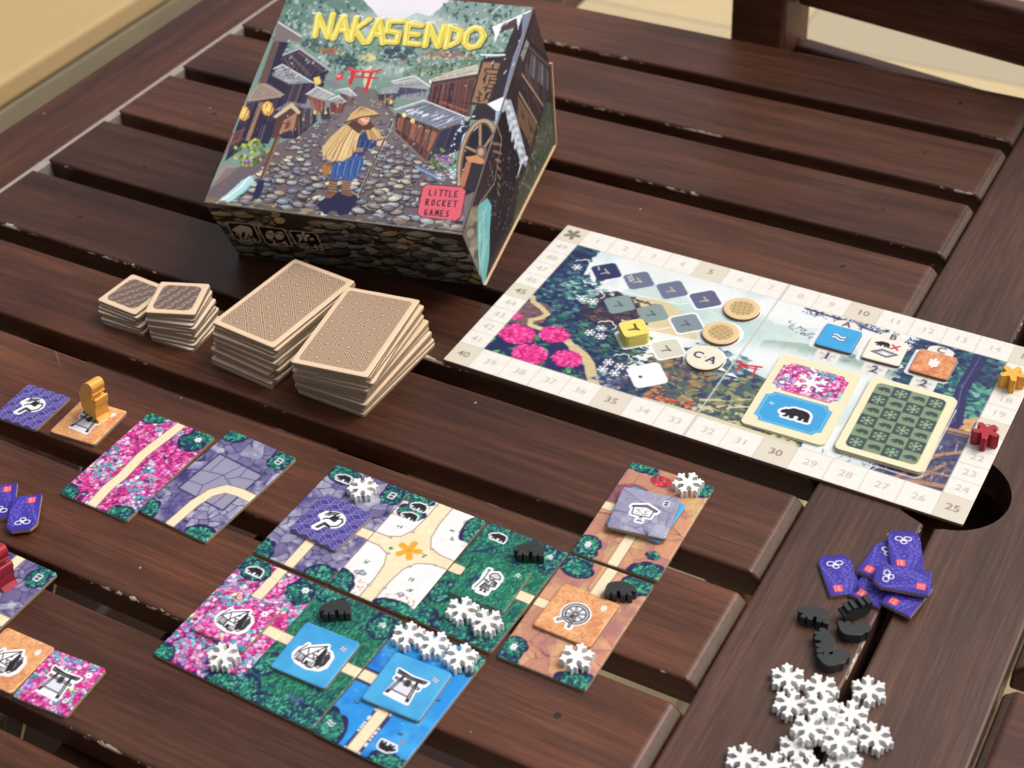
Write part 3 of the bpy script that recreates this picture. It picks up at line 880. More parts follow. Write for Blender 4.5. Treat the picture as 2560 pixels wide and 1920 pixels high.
def sk_sign(c, x, y, s=1.0):
    sk(c, x, y, s, [[(-5.6, 2.4), (-5.2, 3.6), (.6, 5.4), (5.8, 2.6), (5.2, 1.2), (4.2, 1.4), (3.6, -2.0), (.6, -2.2), (.8, -5.2), (-1.4, -5.2), (-1.0, -2.4), (-4.4, -1.8), (-4.6, 2.2)]],
       [([(-5.2, 2.6), (-5.0, 3.2), (.6, 4.8), (5.4, 2.6), (5.0, 1.8), (.5, 3.8)], (150, 146, 154)), ([(-.8, -2), (.4, -2), (.4, -4.6), (-.8, -4.6)], INK), ([(-.4, -2.8), (.1, -2.8), (.1, -4.4), (-.4, -4.4)], WH)],
       [[(-5.2, 2.6), (.5, 3.8), (5.0, 1.8)], [(-5.2, 2.6), (-5.0, 3.2), (.6, 4.9), (5.5, 2.6), (5, 1.8)], [(-4.4, 2.4), (-4.2, -1.6), (-.6, -2.0), (3.4, -1.8), (4.0, 1.8)], [(-1.4, -4.8), (1.0, -4.8)]], .42)
    for i in range(34):
        px, py = c.rg.uniform(-3.6, 3.2), c.rg.uniform(-1.3, 2.2)
        c.line([(x + px * s, y + py * s), (x + (px + c.rg.uniform(-.25, .25)) * s, y + (py + c.rg.uniform(.1, .4)) * s)], .22 * s, INK)

def cubes(c, x0, y0, x1, y1, a, lw, line, fills=None, ang=0):
    """tumbling-block lattice with nested chevrons"""
    h = a * math.sqrt(3) / 2
    j = 0
    y = y0 - 2 * a
    while y < y1 + 2 * a:
        x = x0 - 2 * h + (h if j % 2 else 0)
        while x < x1 + 2 * h:
            V = [(x + a * math.cos(R(60 * i + 30)), y + a * math.sin(R(60 * i + 30))) for i in range(6)]
            if fills:
                for k, (i0, i1, i2) in enumerate(((1, 0, 2), (3, 2, 4), (5, 4, 0))):
                    c.poly([(x, y), V[i1], V[i0], V[i2]], fills[k])
            for i in (0, 2, 4):
                c.line([(x, y), V[i]], lw, line)
            c.line(V, lw, line, closed=True)
            for t in (.36, .68):
                for i in (0,):
                    p0 = (x + (V[i][0] - x) * t, y + (V[i][1] - y) * t); p1 = (x + (V[4][0] - x) * t, y + (V[4][1] - y) * t)
                    m = (x + (V[5][0] - x) * t, y + (V[5][1] - y) * t)
                    c.line([p0, m, p1], lw, line)
            for t in (.5,):
                q0 = ((V[2][0] + V[3][0]) / 2, (V[2][1] + V[3][1]) / 2); q1 = ((x + V[4][0]) / 2, (y + V[4][1]) / 2)
                c.line([q0, q1], lw * .8, line)
            x += 2 * h
        y += 1.5 * a
        j += 1

def nested(c, x0, y0, x1, y1, a, lw, line, fill):
    """overlapping scale of nested square spirals"""
    y = y1 + a
    j = 0
    while y > y0 - 2 * a:
        x = x0 - a + (a if j % 2 else 0)
        while x < x1 + 2 * a:
            c.poly([(x, y + a), (x + a, y), (x, y - a), (x - a, y)], fill)
            for k in (1.0, .72, .46):
                c.line([(x - a * k, y), (x, y + a * k), (x + a * k, y), (x, y - a * k)], lw, line, closed=True)
            c.line([(x - a * .22, y), (x, y + a * .22), (x + a * .2, y), (x, y - a * .2), (x - a * .22, y - a * .24)], lw, line)
            x += 2 * a
        y -= a
        j += 1

# ---------------------------------------------------------------- tile and token prints
TW, TH = 44.2, 70.0
def corners(c, sizes=((6, 6), (8, 6), (8, 7), (7, 6)), which=(1, 1, 1, 1)):
    for k, (x, y) in enumerate(((1, 1), (TW - 3, 1), (TW - 2, TH - 2), (2, TH - 1))):
        if which[k]:
            bush(c, x + (2 if x < 22 else -2), y, *sizes[k])

FLW = [(226, 46, 140), (240, 108, 178), (198, 30, 120), (246, 170, 208), (120, 190, 200), (70, 150, 168), (236, 232, 240), (176, 130, 206), (238, 214, 140)]
def flowers(c, w, h, n, dens=1.0):
    c.tint(c.fbm(9, 3) * .9, (60, 24, 92))
    zone = c.fbm(10, 2)
    for i in range(n):
        x, y = c.rg.random() * w, c.rg.random() * h
        z = zone[min(c.ny - 1, int(y * c.k)), min(c.nx - 1, int(x * c.k))]
        k = c.rg.integers(0, 4) if z > .52 or c.rg.random() < .38 else (3, 4, 5, 7, 4, 3, 7, 5, 6, 8)[c.rg.integers(10)] if z > .42 else (4, 5, 4, 7, 3, 6)[c.rg.integers(6)]
        r = c.rg.uniform(.6, 1.7)
        col = FLW[k]
        c.ell(x + .12, y - .18, r * 1.12, r * .95, (70, 26, 96), al=.5)
        c.ell(x, y, r, r * .8, col, c.rg.uniform(0, 180))
        c.ell(x, y + r * .1, r * .52, r * .4, tuple(min(255, v + 44) for v in col) if i % 2 else tuple(int(v * .72) for v in col), al=.9)
        if i % 5 == 0:
            c.ell(x + r * .3, y + r * .25, .22, .2, WH)

def t_flower(seed, pth, bear):
    c = Cv(TW, TH, 2.7, (120, 50, 130), seed)
    flowers(c, TW, TH, 1750)
    corners(c)
    bush(c, 36, 61, 6.5, 6, 60)
    if pth:
        path(c, pth, 5.6)
    ic_flower(c, 37.8, 64, 1.0)
    if bear:
        bush(c, 9, 63, 7, 5.5)
        bear_print(c, 9.0, 62.6, .62)
    return c

STN = [(146, 142, 170), (124, 120, 156), (160, 158, 182), (110, 104, 144), (138, 132, 166)]
def t_stone(seed, pth, bear, plaza=False):
    c = Cv(TW, TH, 2.7, (130, 126, 160), seed)
    c.voronoi(95, STN, (48, 42, 96), .28)
    c.tint(np.clip((c.fbm(14, 3) - .52) * 3.2, 0, .8), (66, 58, 122))
    c.vary(1.6, .12, 2)
    c.tint(np.clip((c.fbm(5, 3) - .62) * 5, 0, .6), (206, 206, 220))
    if plaza:
        q = [(6.5, 22), (37, 21), (37.5, 51), (7.5, 52.5)]
        c.poly(q, (150, 148, 172)); c.line(q, 1.0, (50, 44, 98), closed=True)
        for a, b in (((7, 38), (20, 41)), ((20, 41), (24, 52)), ((20, 41), (31, 36)), ((31, 36), (37, 38)), ((31, 36), (30, 22)), ((20, 41), (16, 30)), ((16, 30), (7, 29)), ((16, 30), (19, 22)), ((28, 44), (37, 46)), ((24, 40), (28, 44)), ((28, 44), (27, 52)), ((12, 40), (12, 52))):
            c.line([a, b], .45, (60, 54, 108))
        c.ell(24, 61, 4.2, 3, (176, 176, 196)); c.ring(24, 61, 3.4, .4, (60, 54, 108), .7); c.ring(24, 61, 1.8, .4, (60, 54, 108), .7)
    corners(c, ((6, 8), (8, 7), (7, 8), (7, 6)))
    if pth:
        path(c, pth, 5.4)
    for i in range(26):
        c.ell(c.rg.random() * TW, c.rg.random() * TH, .2, .16, (40, 36, 80))
    bush(c, 38, 63, 5, 5.5)
    ic_day(c, 38, 63.4, 1.0)
    if bear:
        bush(c, 9, 64, 8, 5)
        bear_print(c, 9.2, 62.6, .62)
    return c

def grass(c, w, h, n):
    c.tint(np.clip((c.fbm(12, 3) - .45) * 3, 0, .85), (24, 44, 86))
    cl = [(34, 132, 96), (52, 164, 112), (18, 92, 84), (86, 184, 132), (24, 112, 92)]
    f = c.fbm(9, 2)
    for i in range(n):
        x, y = c.rg.random() * w, c.rg.random() * h
        if f[min(c.ny - 1, int(y * c.k)), min(c.nx - 1, int(x * c.k))] < .36 and c.rg.random() < .6:
            continue
        a = R(c.rg.uniform(40, 125)); L = c.rg.uniform(.9, 2.4)
        c.line([(x, y), (x + L * math.cos(a), y + L * math.sin(a))], .32, cl[c.rg.integers(5)])

def t_green(seed, paths, bears):
    c = Cv(TW, TH, 2.7, (20, 84, 74), seed)
    grass(c, TW, TH, 3600)
    corners(c, ((9, 9), (9, 8), (7, 8), (8, 6)))
    bush(c, 22, 3, 10, 4); bush(c, 5, 20, 5, 6)
    for p in paths:
        path(c, p, 5.4)
    bush(c, 38, 62, 6, 6)
    ic_chev(c, 37.7, 63.4, 1.0)
    for x, y in bears:
        bear_print(c, x, y, .62)
    for i in range(12):
        c.ell(28 + c.rg.uniform(-3, 3), 10 + c.rg.uniform(-2, 2), .5, .4, (112, 80, 190))
    return c

def t_orange(seed, paths, icon, extra=()):
    c = Cv(TW, TH, 2.7, (208, 146, 108), seed)
    c.voronoi(20, [(206, 150, 116), (196, 140, 108), (212, 160, 122), (190, 134, 112)], (126, 76, 92), .16)
    c.tint(np.clip((c.fbm(9, 3) - .55) * 3.5, 0, .6), (158, 104, 116))
    c.tint(np.clip((c.fbm(8, 3) - .6) * 4, 0, .5), (206, 196, 120))
    for i in range(1300):
        x, y = c.rg.random() * TW, c.rg.random() * TH; a = R(c.rg.uniform(50, 130)); L = c.rg.uniform(.6, 1.5)
        c.line([(x, y), (x + L * math.cos(a), y + L * math.sin(a))], .2, [(186, 120, 92), (230, 176, 132), (170, 104, 92), (220, 158, 112)][c.rg.integers(4)], .8)
    corners(c, ((8, 6), (9, 7), (5, 7), (9, 4.5)))
    for x, y, rx, ry, kk in extra:
        if kk:
            c.ell(x, y, rx * 1.1, ry * 1.1, (120, 40, 60))
            c.leaves(x, y, rx, ry, [(214, 66, 70), (232, 104, 92), (180, 44, 60)], 46, 1.0)
        else:
            bush(c, x, y, rx, ry)
    for p in paths:
        path(c, p, 5.2)
    bush(c, icon[0], icon[1], 5.5, 5.5)
    ic_wheat(c, icon[0], icon[1], 1.05)
    return c

def t_blue(seed):
    c = Cv(TW, TH, 2.7, (40, 144, 222), seed)
    c.tint(np.clip((c.fbm(16, 3) - .5) * 3, 0, .8), (22, 96, 196))
    c.tint(np.clip((c.fbm(12, 3) - .56) * 3, 0, .6), (84, 184, 236))
    for i in range(26):
        x, y = c.rg.random() * TW, c.rg.random() * TH
        c.line([(x + t * .35, y + .5 * math.sin(t * .9)) for t in range(int(c.rg.uniform(4, 9)))], .22, (168, 220, 246))
    corners(c, ((9, 12), (9, 6), (5, 10), (6, 3)))
    c.line([(0, 36), (12, 36), (20, 30), (21.5, 20), (21, 0)], 8.6, (46, 50, 110)); path(c, [(0, 36), (12, 36), (19, 31), (21, 22), (21, 0)], 5.4)
    for i in range(26):
        t = c.rg.random() * 26; s = -1 if i % 2 else 1
        c.ell(21 + s * 3.6, t, .8, .55, (206, 214, 226), c.rg.uniform(0, 180)); c.ell(21 + s * 3.5, t + .1, .5, .3, (244, 246, 250))
    for x, y in ((8, 22), (34, 17), (38, 40)):
        c.ell(x, y, 1.3, .9, (44, 66, 120)); c.ell(x - .2, y + .3, .8, .4, (110, 150, 180))
    for i in range(10):
        c.ell(37 + c.rg.uniform(-1.5, 1.5), 14 + c.rg.uniform(-1, 1), .4, .35, [(226, 90, 160), (60, 160, 110)][i % 2])
    wave(c, 4.8, 7.2, .95)
    bear_print(c, 33.2, 8.6, .62, 1, 180)
    return c

def t_start():
    c = Cv(TW, TH, 2.7, PATH, 77)
    c.vary(3, .04, 3)
    lav = (240, 236, 236)
    panels = [[(0, 0), (17.5, 0), (17.5, 12), (16.5, 22), (13.5, 29), (7, 31.8), (0, 32)], [(TW, 0), (24.8, 0), (24.8, 14), (26, 24), (29.5, 30), (36, 33), (TW, 33.5)],
              [(0, TH), (17, TH), (17, 58), (16.2, 48), (13, 41.5), (7, 39), (0, 38.8)], [(TW, TH), (25, TH), (25, 58), (26.4, 48), (30, 42), (36, 40), (TW, 39.6)]]
    for p in panels:
        c.poly(p, lav)
        c.line(p[1:], .42, (120, 84, 74))
    c.a[:] = c.a * (1 + (c.fbm(4, 3) - .5) * .06)[..., None]
    for x, y, rx, ry in ((3, 3, 11, 9), (TW - 3, 3, 13, 6.5), (TW, TH - 5, 8, 13), (5, TH - 1, 12, 7), (2, 58, 9, 5)):
        c.leaves(x, y, rx * 1.18, ry * 1.22, [(208, 178, 150), (222, 200, 176), (196, 164, 140)], 90, 1.0)
    bush(c, 1, 2, 9, 8); bush(c, TW - 5, 1, 12, 4.5); bush(c, TW - 1, TH - 6, 6, 11); bush(c, 5, TH - 1, 9, 4.5); bush(c, 8.5, 58.5, 6.5, 5)
    for x, y in ((14, 29.5), (17.2, 8), (24.9, 10), (27.8, 27), (31, 41.5), (16.4, 47), (38, 33.2), (9, 38.8)):
        c.ell(x, y, 1.0, .7, (104, 88, 104)); c.ell(x - .1, y + .1, .7, .45, (206, 200, 210))
    for x, y in ((8, 20), (33, 20), (36, 14), (10, 14), (33, 56), (36, 52), (9, 47), (30, 36), (13.5, 33)):
        for i in range(7):
            c.ell(x + c.rg.uniform(-1.2, 1.2), y + c.rg.uniform(-1, 1), .5, .35, [(40, 120, 96), (30, 90, 84)][i % 2], c.rg.uniform(0, 180))
    for x, y in ((8, 12.5), (34, 10), (10.5, 13)):
        c.ell(x, y, 1.9, 1.3, (96, 88, 122)); c.ell(x - .2, y + .2, 1.4, .9, (186, 180, 200))
    for i in range(90):
        c.ell(c.rg.random() * TW, c.rg.random() * TH, .17, .14, (110, 90, 92))
    c.poly(xf(sakura_pts(7.0), 21.6, 35.6), (232, 166, 48))
    c.ell(21.6, 35.6, 1.0, 1.0, (226, 156, 40))
    bear_print(c, 9.6, 63.2, .62); bear_print(c, 9.2, 55.4, .62)
    return c

TS = 29.2
def k_base(kind, seed):
    if kind == 'purple':
        c = Cv(TS, TS, 3.0, (70, 58, 134), seed)
        cubes(c, 0, 0, TS, TS, 3.9, .34, (150, 144, 202))
    elif kind == 'orange':
        c = Cv(TS, TS, 3.0, (226, 164, 110), seed)
        c.tint(np.clip((c.fbm(5, 3) - .45) * 2.5, 0, .7), (204, 126, 90)); c.tint(np.clip((c.fbm(4, 3) - .55) * 3, 0, .7), (240, 194, 140))
        for i in range(500):
            x, y = c.rg.random() * TS, c.rg.random() * TS
            c.ell(x, y, c.rg.uniform(.2, .9), .17, [(168, 84, 66), (244, 208, 160), (196, 112, 82), (236, 180, 124)][c.rg.integers(4)], c.rg.uniform(20, 70), .8)
        ic_wheat(c, 23.8, 23.2, .9)
    elif kind == 'green':
        c = Cv(TS, TS, 3.0, (22, 92, 78), seed)
        grass(c, TS, TS, 1300)
        ic_chev(c, 24.4, 23.2, .75)
    elif kind == 'blue':
        c = Cv(TS, TS, 3.0, (74, 170, 222), seed)
        c.tint(np.clip((c.fbm(14, 3) - .48) * 2.5, 0, .6), (52, 146, 208))
        wave(c, 24.3, 22.6, .8)
    elif kind == 'pink':
        c = Cv(TS, TS, 3.0, (170, 80, 150), seed)
        flowers(c, TS, TS, 640)
        ic_flower(c, 24.2, 22.8, .95)
    elif kind == 'stone':
        c = Cv(TS, TS, 3.0, (140, 138, 166), seed)
        c.voronoi(15, [(150, 148, 174), (140, 138, 166), (160, 158, 182)], (62, 58, 104), .13)
        c.tint(np.clip((c.fbm(8, 3) - .55) * 3, 0, .5), (186, 186, 204)); c.vary(1.2, .07, 2)
        for i in range(60):
            c.ell(c.rg.random() * TS, c.rg.random() * TS, .16, .13, (60, 56, 96))
        ic_day(c, 23.4, 23.2, .85)
    return c

def k_tok(kind, sk_fn, seed, s=1.0):
    c = k_base(kind, seed)
    sk_fn(c, 14.2, 13.8 if sk_fn is not sk_bell else 14.6, s * (1.45 if sk_fn is sk_bell else 1.26 if sk_fn is sk_house else 1.18))
    return c

def k_obi():
    c = Cv(15, 25, 4.0, (58, 46, 150), 9)
    c.tint(np.clip((c.fbm(7, 3) - .5) * 2, 0, .5), (74, 62, 172))
    br = (122, 114, 214)
    for x0 in (3.0, 7.5, 12.0):
        p = [(7.5 + (x0 - 7.5) * .4, 0)]
        for i in range(9):
            p.append((p[-1][0] + c.rg.uniform(-.9, .9) + (x0 - 7.5) * .09, p[-1][1] + 2.2))
        c.line(p, .22, br)
        for q in p[1:]:
            for f in (-1, 1):
                a = R(90 + f * c.rg.uniform(25, 60)); L = c.rg.uniform(1.4, 3)
                e = (q[0] + L * math.cos(a), q[1] + L * math.sin(a))
                c.line([q, e], .16, br); c.ell(e[0], e[1], .6, .24, br, math.degrees(a))
    c.poly([(2.6, 1.8), (6.8, 1.8), (6.8, 6.0), (2.6, 6.0)], (226, 66, 78))
    for a, b in (((3.4, 2.5), (3.4, 5.3)), ((4.2, 5.1), (6, 5.1)), ((4.2, 3.9), (6.2, 3.9)), ((5.1, 2.5), (5.1, 5.3)), ((4.2, 2.7), (6.2, 2.6))):
        c.line([a, b], .34, (250, 190, 190))
    for dx, dy in ((-2.0, .6), (2.0, .6), (0, -1.6)):
        c.ring(7.3 + dx, 19.0 + dy, 1.65 if dy > 0 else 1.35, .5, WH, .8)
    c.ell(7.3, 19.1, .7, .6, WH); c.ell(7.3, 19.1, .25, .2, (58, 46, 150))
    return c

def k_back(big):
    w, h = (TW, TH) if big else (TS, TS)
    c = Cv(w, h, 3.3 if big else 3.6, (234, 206, 174), 5)
    m = 3.0 if big else 3.2
    g = Cv(w, h, c.ppm, (204, 176, 146) if big else (150, 130, 116), 6)
    if big:
        nested(g, 0, 0, w, h, 6.2, .46, (92, 66, 54), (212, 184, 154))
    else:
        cubes(g, 0, 0, w, h, 3.6, .36, (54, 40, 42), [(150, 130, 116), (160, 140, 124), (142, 122, 110)])
    X = np.abs(c.gx - w / 2)[None, :]; Y = np.abs(c.gy - h / 2)[:, None]
    rr = 2.2 if big else 3.6
    d = np.hypot(np.maximum(X - (w / 2 - m - rr), 0), np.maximum(Y - (h / 2 - m - rr), 0)) - rr
    mk = np.clip(.5 - d * c.k, 0, 1)[..., None]
    c.a = (c.a * (1 - mk) + g.a * mk).astype(np.float32)
    return c

def card_face():
    w, h = 44.4, 62.4
    c = Cv(w, h, 3.0, (232, 226, 190), 31)
    def plate(y0, y1):
        x0, x1, r = 4.2, 40.2, 3.4
        pts = []
        for (cx, cy, a0) in ((x1, y1, 270), (x0, y1, 0), (x0, y0, 90), (x1, y0, 180)):
            for i in range(7):
                a = R(a0 - 15 * i)
                pts.append((cx + r * math.cos(a), cy + r * math.sin(a)))
        return pts
    up, dn = plate(33, 57), plate(5.5, 30.5)
    f = Cv(w, h, 3.0, (150, 60, 120), 8)
    flowers(f, w, h, 1500)
    m = Cv(w, h, 3.0, (0, 0, 0)); m.poly(up, (255, 255, 255))
    c.a = (c.a * (1 - m.a) + f.a * m.a).astype(np.float32)
    c.line(xf([((x - 22.2) * .93, (y - 45) * .9) for x, y in up], 22.2, 45), .3, (244, 200, 220), closed=True)
    c.poly(dn, (62, 160, 216))
    c.line(xf([((x - 22.2) * .93, (y - 18) * .9) for x, y in dn], 22.2, 18), .3, (180, 220, 240), closed=True)
    c.poly(xf(flake_pts(9.0), 22.4, 45), (248, 248, 250))
    ic_flower(c, 8.6, 46, .8)
    bear_print(c, 23.4, 17.6, 1.15); wave(c, 9.4, 21, .6, edge=False)
    return c

def card_back():
    w, h = 44.8, 62.8
    c = Cv(w, h, 3.0, (234, 229, 192), 32)
    x0, y0, x1, y1 = 4, 4, w - 4, h - 4
    g = Cv(w, h, 3.0, (96, 116, 96), 3)
    cw, ch = (x1 - x0) / 4, (y1 - y0) / 6
    for i in range(4):
        for j in range(6):
            q = (i + j) % 2
            X, Y = x0 + i * cw, y0 + j * ch
            g.poly([(X, Y), (X + cw, Y), (X + cw, Y + ch), (X, Y + ch)], (58, 76, 80) if q == 0 else (132, 150, 120))
            if q == 0:
                g.poly(xf(flake_pts(3.7), X + cw / 2, Y + ch / 2), (150, 172, 138))
            else:
                g.poly(xf([(a - 6.8, b - 3.6) for a, b in BEAR], X + cw / 2, Y + ch / 2, .5), (58, 76, 76))
    X = np.abs(c.gx - w / 2)[None, :]; Y = np.abs(c.gy - h / 2)[:, None]
    d = np.hypot(np.maximum(X - (w / 2 - 4 - 3), 0), np.maximum(Y - (h / 2 - 4 - 3), 0)) - 3
    mk = np.clip(.5 - d * c.k, 0, 1)[..., None]
    c.a = (c.a * (1 - mk) + g.a * mk).astype(np.float32)
    return c

def k_small(kind):
    w = 20.6
    if kind == 'A':
        c = Cv(w, w, 3.4, (62, 164, 220), 11); c.vary(8, .05); wave(c, 10.3, 10.6, 1.7, WH, .62)
    elif kind == 'B':
        c = Cv(w, w, 3.4, (238, 232, 218), 12)
        c.poly(xf([(a - 6.8, b - 3.6) for a, b in BEAR], 7.2, 15.0, .62), INK)
        c.line([(12.6, 12.8), (16.4, 16.6)], 1.2, (206, 40, 50)); c.line([(12.6, 16.4), (16.2, 12.9)], 1.2, (206, 40, 50))
        q = [(3.4, 6.6), (8.6, 10.8), (17.6, 9.0), (12.6, 4.4)]
        c.poly(q, (132, 132, 144)); c.line(q, .5, (52, 48, 60), closed=True); c.poly([(6.6, 7), (9.2, 9.2), (15, 8.2), (12.2, 5.8)], (214, 212, 220)); c.poly([(9, 6.8), (10.4, 8.2), (12.8, 7.8), (11.4, 6.4)], WH)
    else:
        c = Cv(w, w, 3.4, (222, 154, 104), 13)
        c.tint(np.clip((c.fbm(4, 3) - .5) * 3, 0, .7), (196, 112, 76)); c.tint(np.clip((c.fbm(3, 3) - .58) * 3, 0, .7), (240, 190, 140))
        for i in range(260):
            c.ell(c.rg.random() * w, c.rg.random() * w, .5, .16, [(160, 78, 60), (240, 200, 150)][i % 2], c.rg.uniform(0, 90), .7)
        ic_wheat(c, 10.3, 10.2, 1.8)
    return c

def k_round(kind):
    c = Cv(20.6, 20.6, 3.4, (226, 200, 152) if kind else (234, 226, 206), 14)
    if kind:
        c.ell(10.3, 10.3, 7.0, 7.0, (206, 178, 128))
        for d in (-4.4, -1.5, 1.5, 4.4):
            L = math.sqrt(49 - d * d) * .95
            c.line([(10.3 - L, 10.3 + d), (10.3 + L, 10.3 + d)], .26, (112, 90, 62)); c.line([(10.3 + d, 10.3 - L), (10.3 + d, 10.3 + L)], .26, (112, 90, 62))
        for i in range(-1, 2):
            for j in range(-1, 2):
                c.ell(10.3 + i * 3, 10.3 + j * 3, .34, .34, (112, 90, 62))
    else:
        ink = (58, 44, 78)
        c.text('C', 6.0, 10.4, 7.6, ink, .03); c.text('A', 14.4, 10.2, 7.6, ink, .03); c.text('+', 10.2, 10.2, 3.0, ink)
        c.line([(12.0, 7.7), (13.6, 7.7)], .5, ink); c.line([(15.2, 7.7), (16.9, 7.7)], .5, ink)
    return c
# ---------------------------------------------------------------- score board print
BW_, BH_ = 288.4, 146.8
def board_print():
    c = Cv(BW_, BH_, 2.35, (226, 231, 230), 41)
    g = c.rg
    # misty sky and hills
    c.vary(30, .05, 3)
    c.tint(np.clip((c.fbm(26, 4) - .5) * 3, 0, .5), (180, 208, 214))
    def hill(pts, col, al=1.0):
        c.poly(pts, col, al)
    hill([(60, 100), (72, 112), (82, 118), (96, 114), (108, 104), (122, 110), (136, 116), (150, 108), (166, 112), (182, 118), (200, 104), (215, 96), (215, 80), (60, 80)], (176, 204, 200), .6)
    hill([(84, 96), (100, 106), (116, 102), (130, 108), (142, 100), (160, 104), (176, 110), (196, 98), (196, 80), (84, 80)], (186, 212, 208), .8)
    hill([(62, 84), (72, 98), (86, 102), (100, 96), (112, 86), (118, 76), (70, 70)], (214, 196, 152), .9)
    c.tint(np.clip((c.fbm(12, 4) - .5) * 2.2, 0, .35), (236, 238, 238))
    hill([(150, 92), (165, 97), (182, 101), (200, 100), (216, 104), (232, 98), (232, 84), (150, 84)], (150, 172, 160), .75)
    for i in range(90):
        x = g.uniform(160, 235); y = 94 + 5 * math.sin(x * .1) + g.uniform(-4, 2); c.ell(x, y, g.uniform(1, 2.4), g.uniform(.8, 1.6), [(116, 146, 138), (140, 164, 154), (170, 186, 178)][g.integers(3)], al=.7)
    for x, y, rx, ry in ((165, 84, 26, 10), (190, 86, 30, 9), (215, 84, 26, 10), (150, 78, 22, 10), (176, 74, 30, 14), (205, 72, 30, 16), (120, 118, 50, 12), (180, 120, 60, 9)):
        c.soft(x, y, rx, ry, (232, 237, 237), .8)
    # mid-ground wood
    def wood(x0, x1, y0, y1, cols, n, size, base=None):
        for i in range(n):
            x, y = g.uniform(x0, x1), g.uniform(y0, y1)
            c.ell(x, y, size * g.uniform(.5, 1.5), size * g.uniform(.35, .9), cols[g.integers(len(cols))], g.uniform(-30, 30))
    DKW = [(34, 44, 92), (28, 36, 76), (44, 62, 100), (30, 70, 92), (52, 92, 104)]
    MID = [(44, 66, 96), (70, 104, 96), (104, 122, 84), (134, 136, 88), (52, 60, 96), (92, 112, 104), (150, 146, 104)]
    hill([(110, 17), (200, 17), (200, 44), (178, 58), (150, 64), (126, 72), (112, 66), (100, 50)], (70, 82, 96))
    wood(104, 200, 17, 60, MID, 700, 2.4)
    wood(118, 150, 52, 74, [(120, 150, 160), (96, 130, 140), (160, 180, 182), (70, 100, 110)], 120, 1.8)
    wood(110, 140, 36, 58, [(150, 118, 84), (120, 98, 82), (170, 138, 100), (76, 84, 96), (60, 76, 92)], 150, 1.7)
    wood(108, 140, 17, 30, [(206, 106, 70), (176, 84, 62), (220, 142, 92), (110, 72, 74), (70, 76, 92)], 90, 1.5)
    c.line([(140, 22), (160, 34), (182, 38), (205, 30)], 3.0, (206, 192, 150)); c.line([(140, 30), (165, 42), (190, 46)], 1.8, (198, 188, 150)); wood(140, 200, 26, 46, MID + [(60, 92, 92)], 160, 1.5)
    wood(140, 200, 17, 30, [(196, 192, 150), (98, 110, 84), (62, 80, 90)], 150, 1.6)
    c.line([(112, 17.4), (150, 19), (196, 18)], 2.6, (216, 204, 168))
    # dark hill and left wood
    hill([(36, 60), (40, 78), (48, 92), (58, 98), (70, 94), (78, 84), (84, 70), (92, 60), (92, 34), (60, 40)], (58, 48, 70))
    wood(40, 86, 52, 96, [(60, 50, 72), (44, 40, 72), (84, 66, 70), (38, 36, 66), (110, 86, 74)], 330, 1.7)
    hill([(15, 17), (15, 131), (29, 131), (30, 118), (34, 100), (42, 92), (48, 70), (60, 60), (86, 52), (96, 30), (112, 17)], (30, 40, 88))
    wood(16, 30, 98, 130, DKW, 150, 2.0)
    wood(16, 46, 62, 104, DKW + [(84, 140, 140), (64, 112, 116)], 330, 1.9)
    wood(36, 96, 40, 66, DKW + [(58, 116, 96), (84, 140, 104), (46, 96, 100)], 460, 1.8)
    wood(72, 112, 17, 46, DKW + [(70, 110, 90), (40, 60, 90), (90, 84, 96)], 300, 1.7)
    wood(26, 52, 78, 100, [(112, 160, 156), (86, 140, 140), (150, 188, 180)], 60, 1.5)
    hill([(15, 44), (15, 66), (24, 70), (34, 64), (30, 52)], (112, 84, 96))
    wood(15, 32, 46, 66, [(150, 96, 90), (90, 70, 96), (122, 100, 92)], 70, 1.4)
    p = [(16.5, 72), (19, 68), (26, 65), (32, 61), (30, 56), (26, 52), (28, 48), (40, 47), (52, 45), (60, 40), (68, 36), (74, 31), (78, 25), (84, 17)]
    c.line(p, 3.8, (104, 88, 84)); c.line(p, 3.0, (214, 196, 150)); c.line(p[7:], 4.2, (212, 194, 148)); c.line(p[9:], 6.0, (208, 190, 146))
    for i in range(80):
        k = g.integers(len(p) - 1); t = g.random(); c.ell(p[k][0] * (1 - t) + p[k + 1][0] * t + g.uniform(-2, 2), p[k][1] * (1 - t) + p[k + 1][1] * t + g.uniform(-1.5, 1.5), .6, .3, (196, 172, 122))
    for i in range(40):
        c.ell(g.uniform(80, 98), g.uniform(18, 30), g.uniform(.8, 1.9), g.uniform(.6, 1.1), [(120, 126, 150), (80, 86, 120), (160, 164, 180)][g.integers(3)])
    for pts in ([(96, 20), (100, 30), (106, 42), (104, 52)], [(100, 30), (112, 34), (118, 32)], [(88, 48), (100, 54), (112, 56)], [(60, 84), (66, 76), (74, 72)]):
        c.line(pts, .9, (96, 44, 58))
    # hydrangeas
    for i in range(70):
        x, y = g.uniform(15, 72), g.uniform(17.5, 48)
        if y > 52 - .42 * (x - 15) + 6 or y > 58 - x * .5:
            continue
        a = g.uniform(0, 180); c.ell(x, y, 3.2, 1.5, [(46, 130, 82), (28, 92, 74), (90, 160, 96), (30, 50, 90)][g.integers(4)], a)
        c.line([(x - 2.6 * math.cos(R(a)), y - 2.6 * math.sin(R(a))), (x + 2.6 * math.cos(R(a)), y + 2.6 * math.sin(R(a)))], .2, (150, 200, 140))
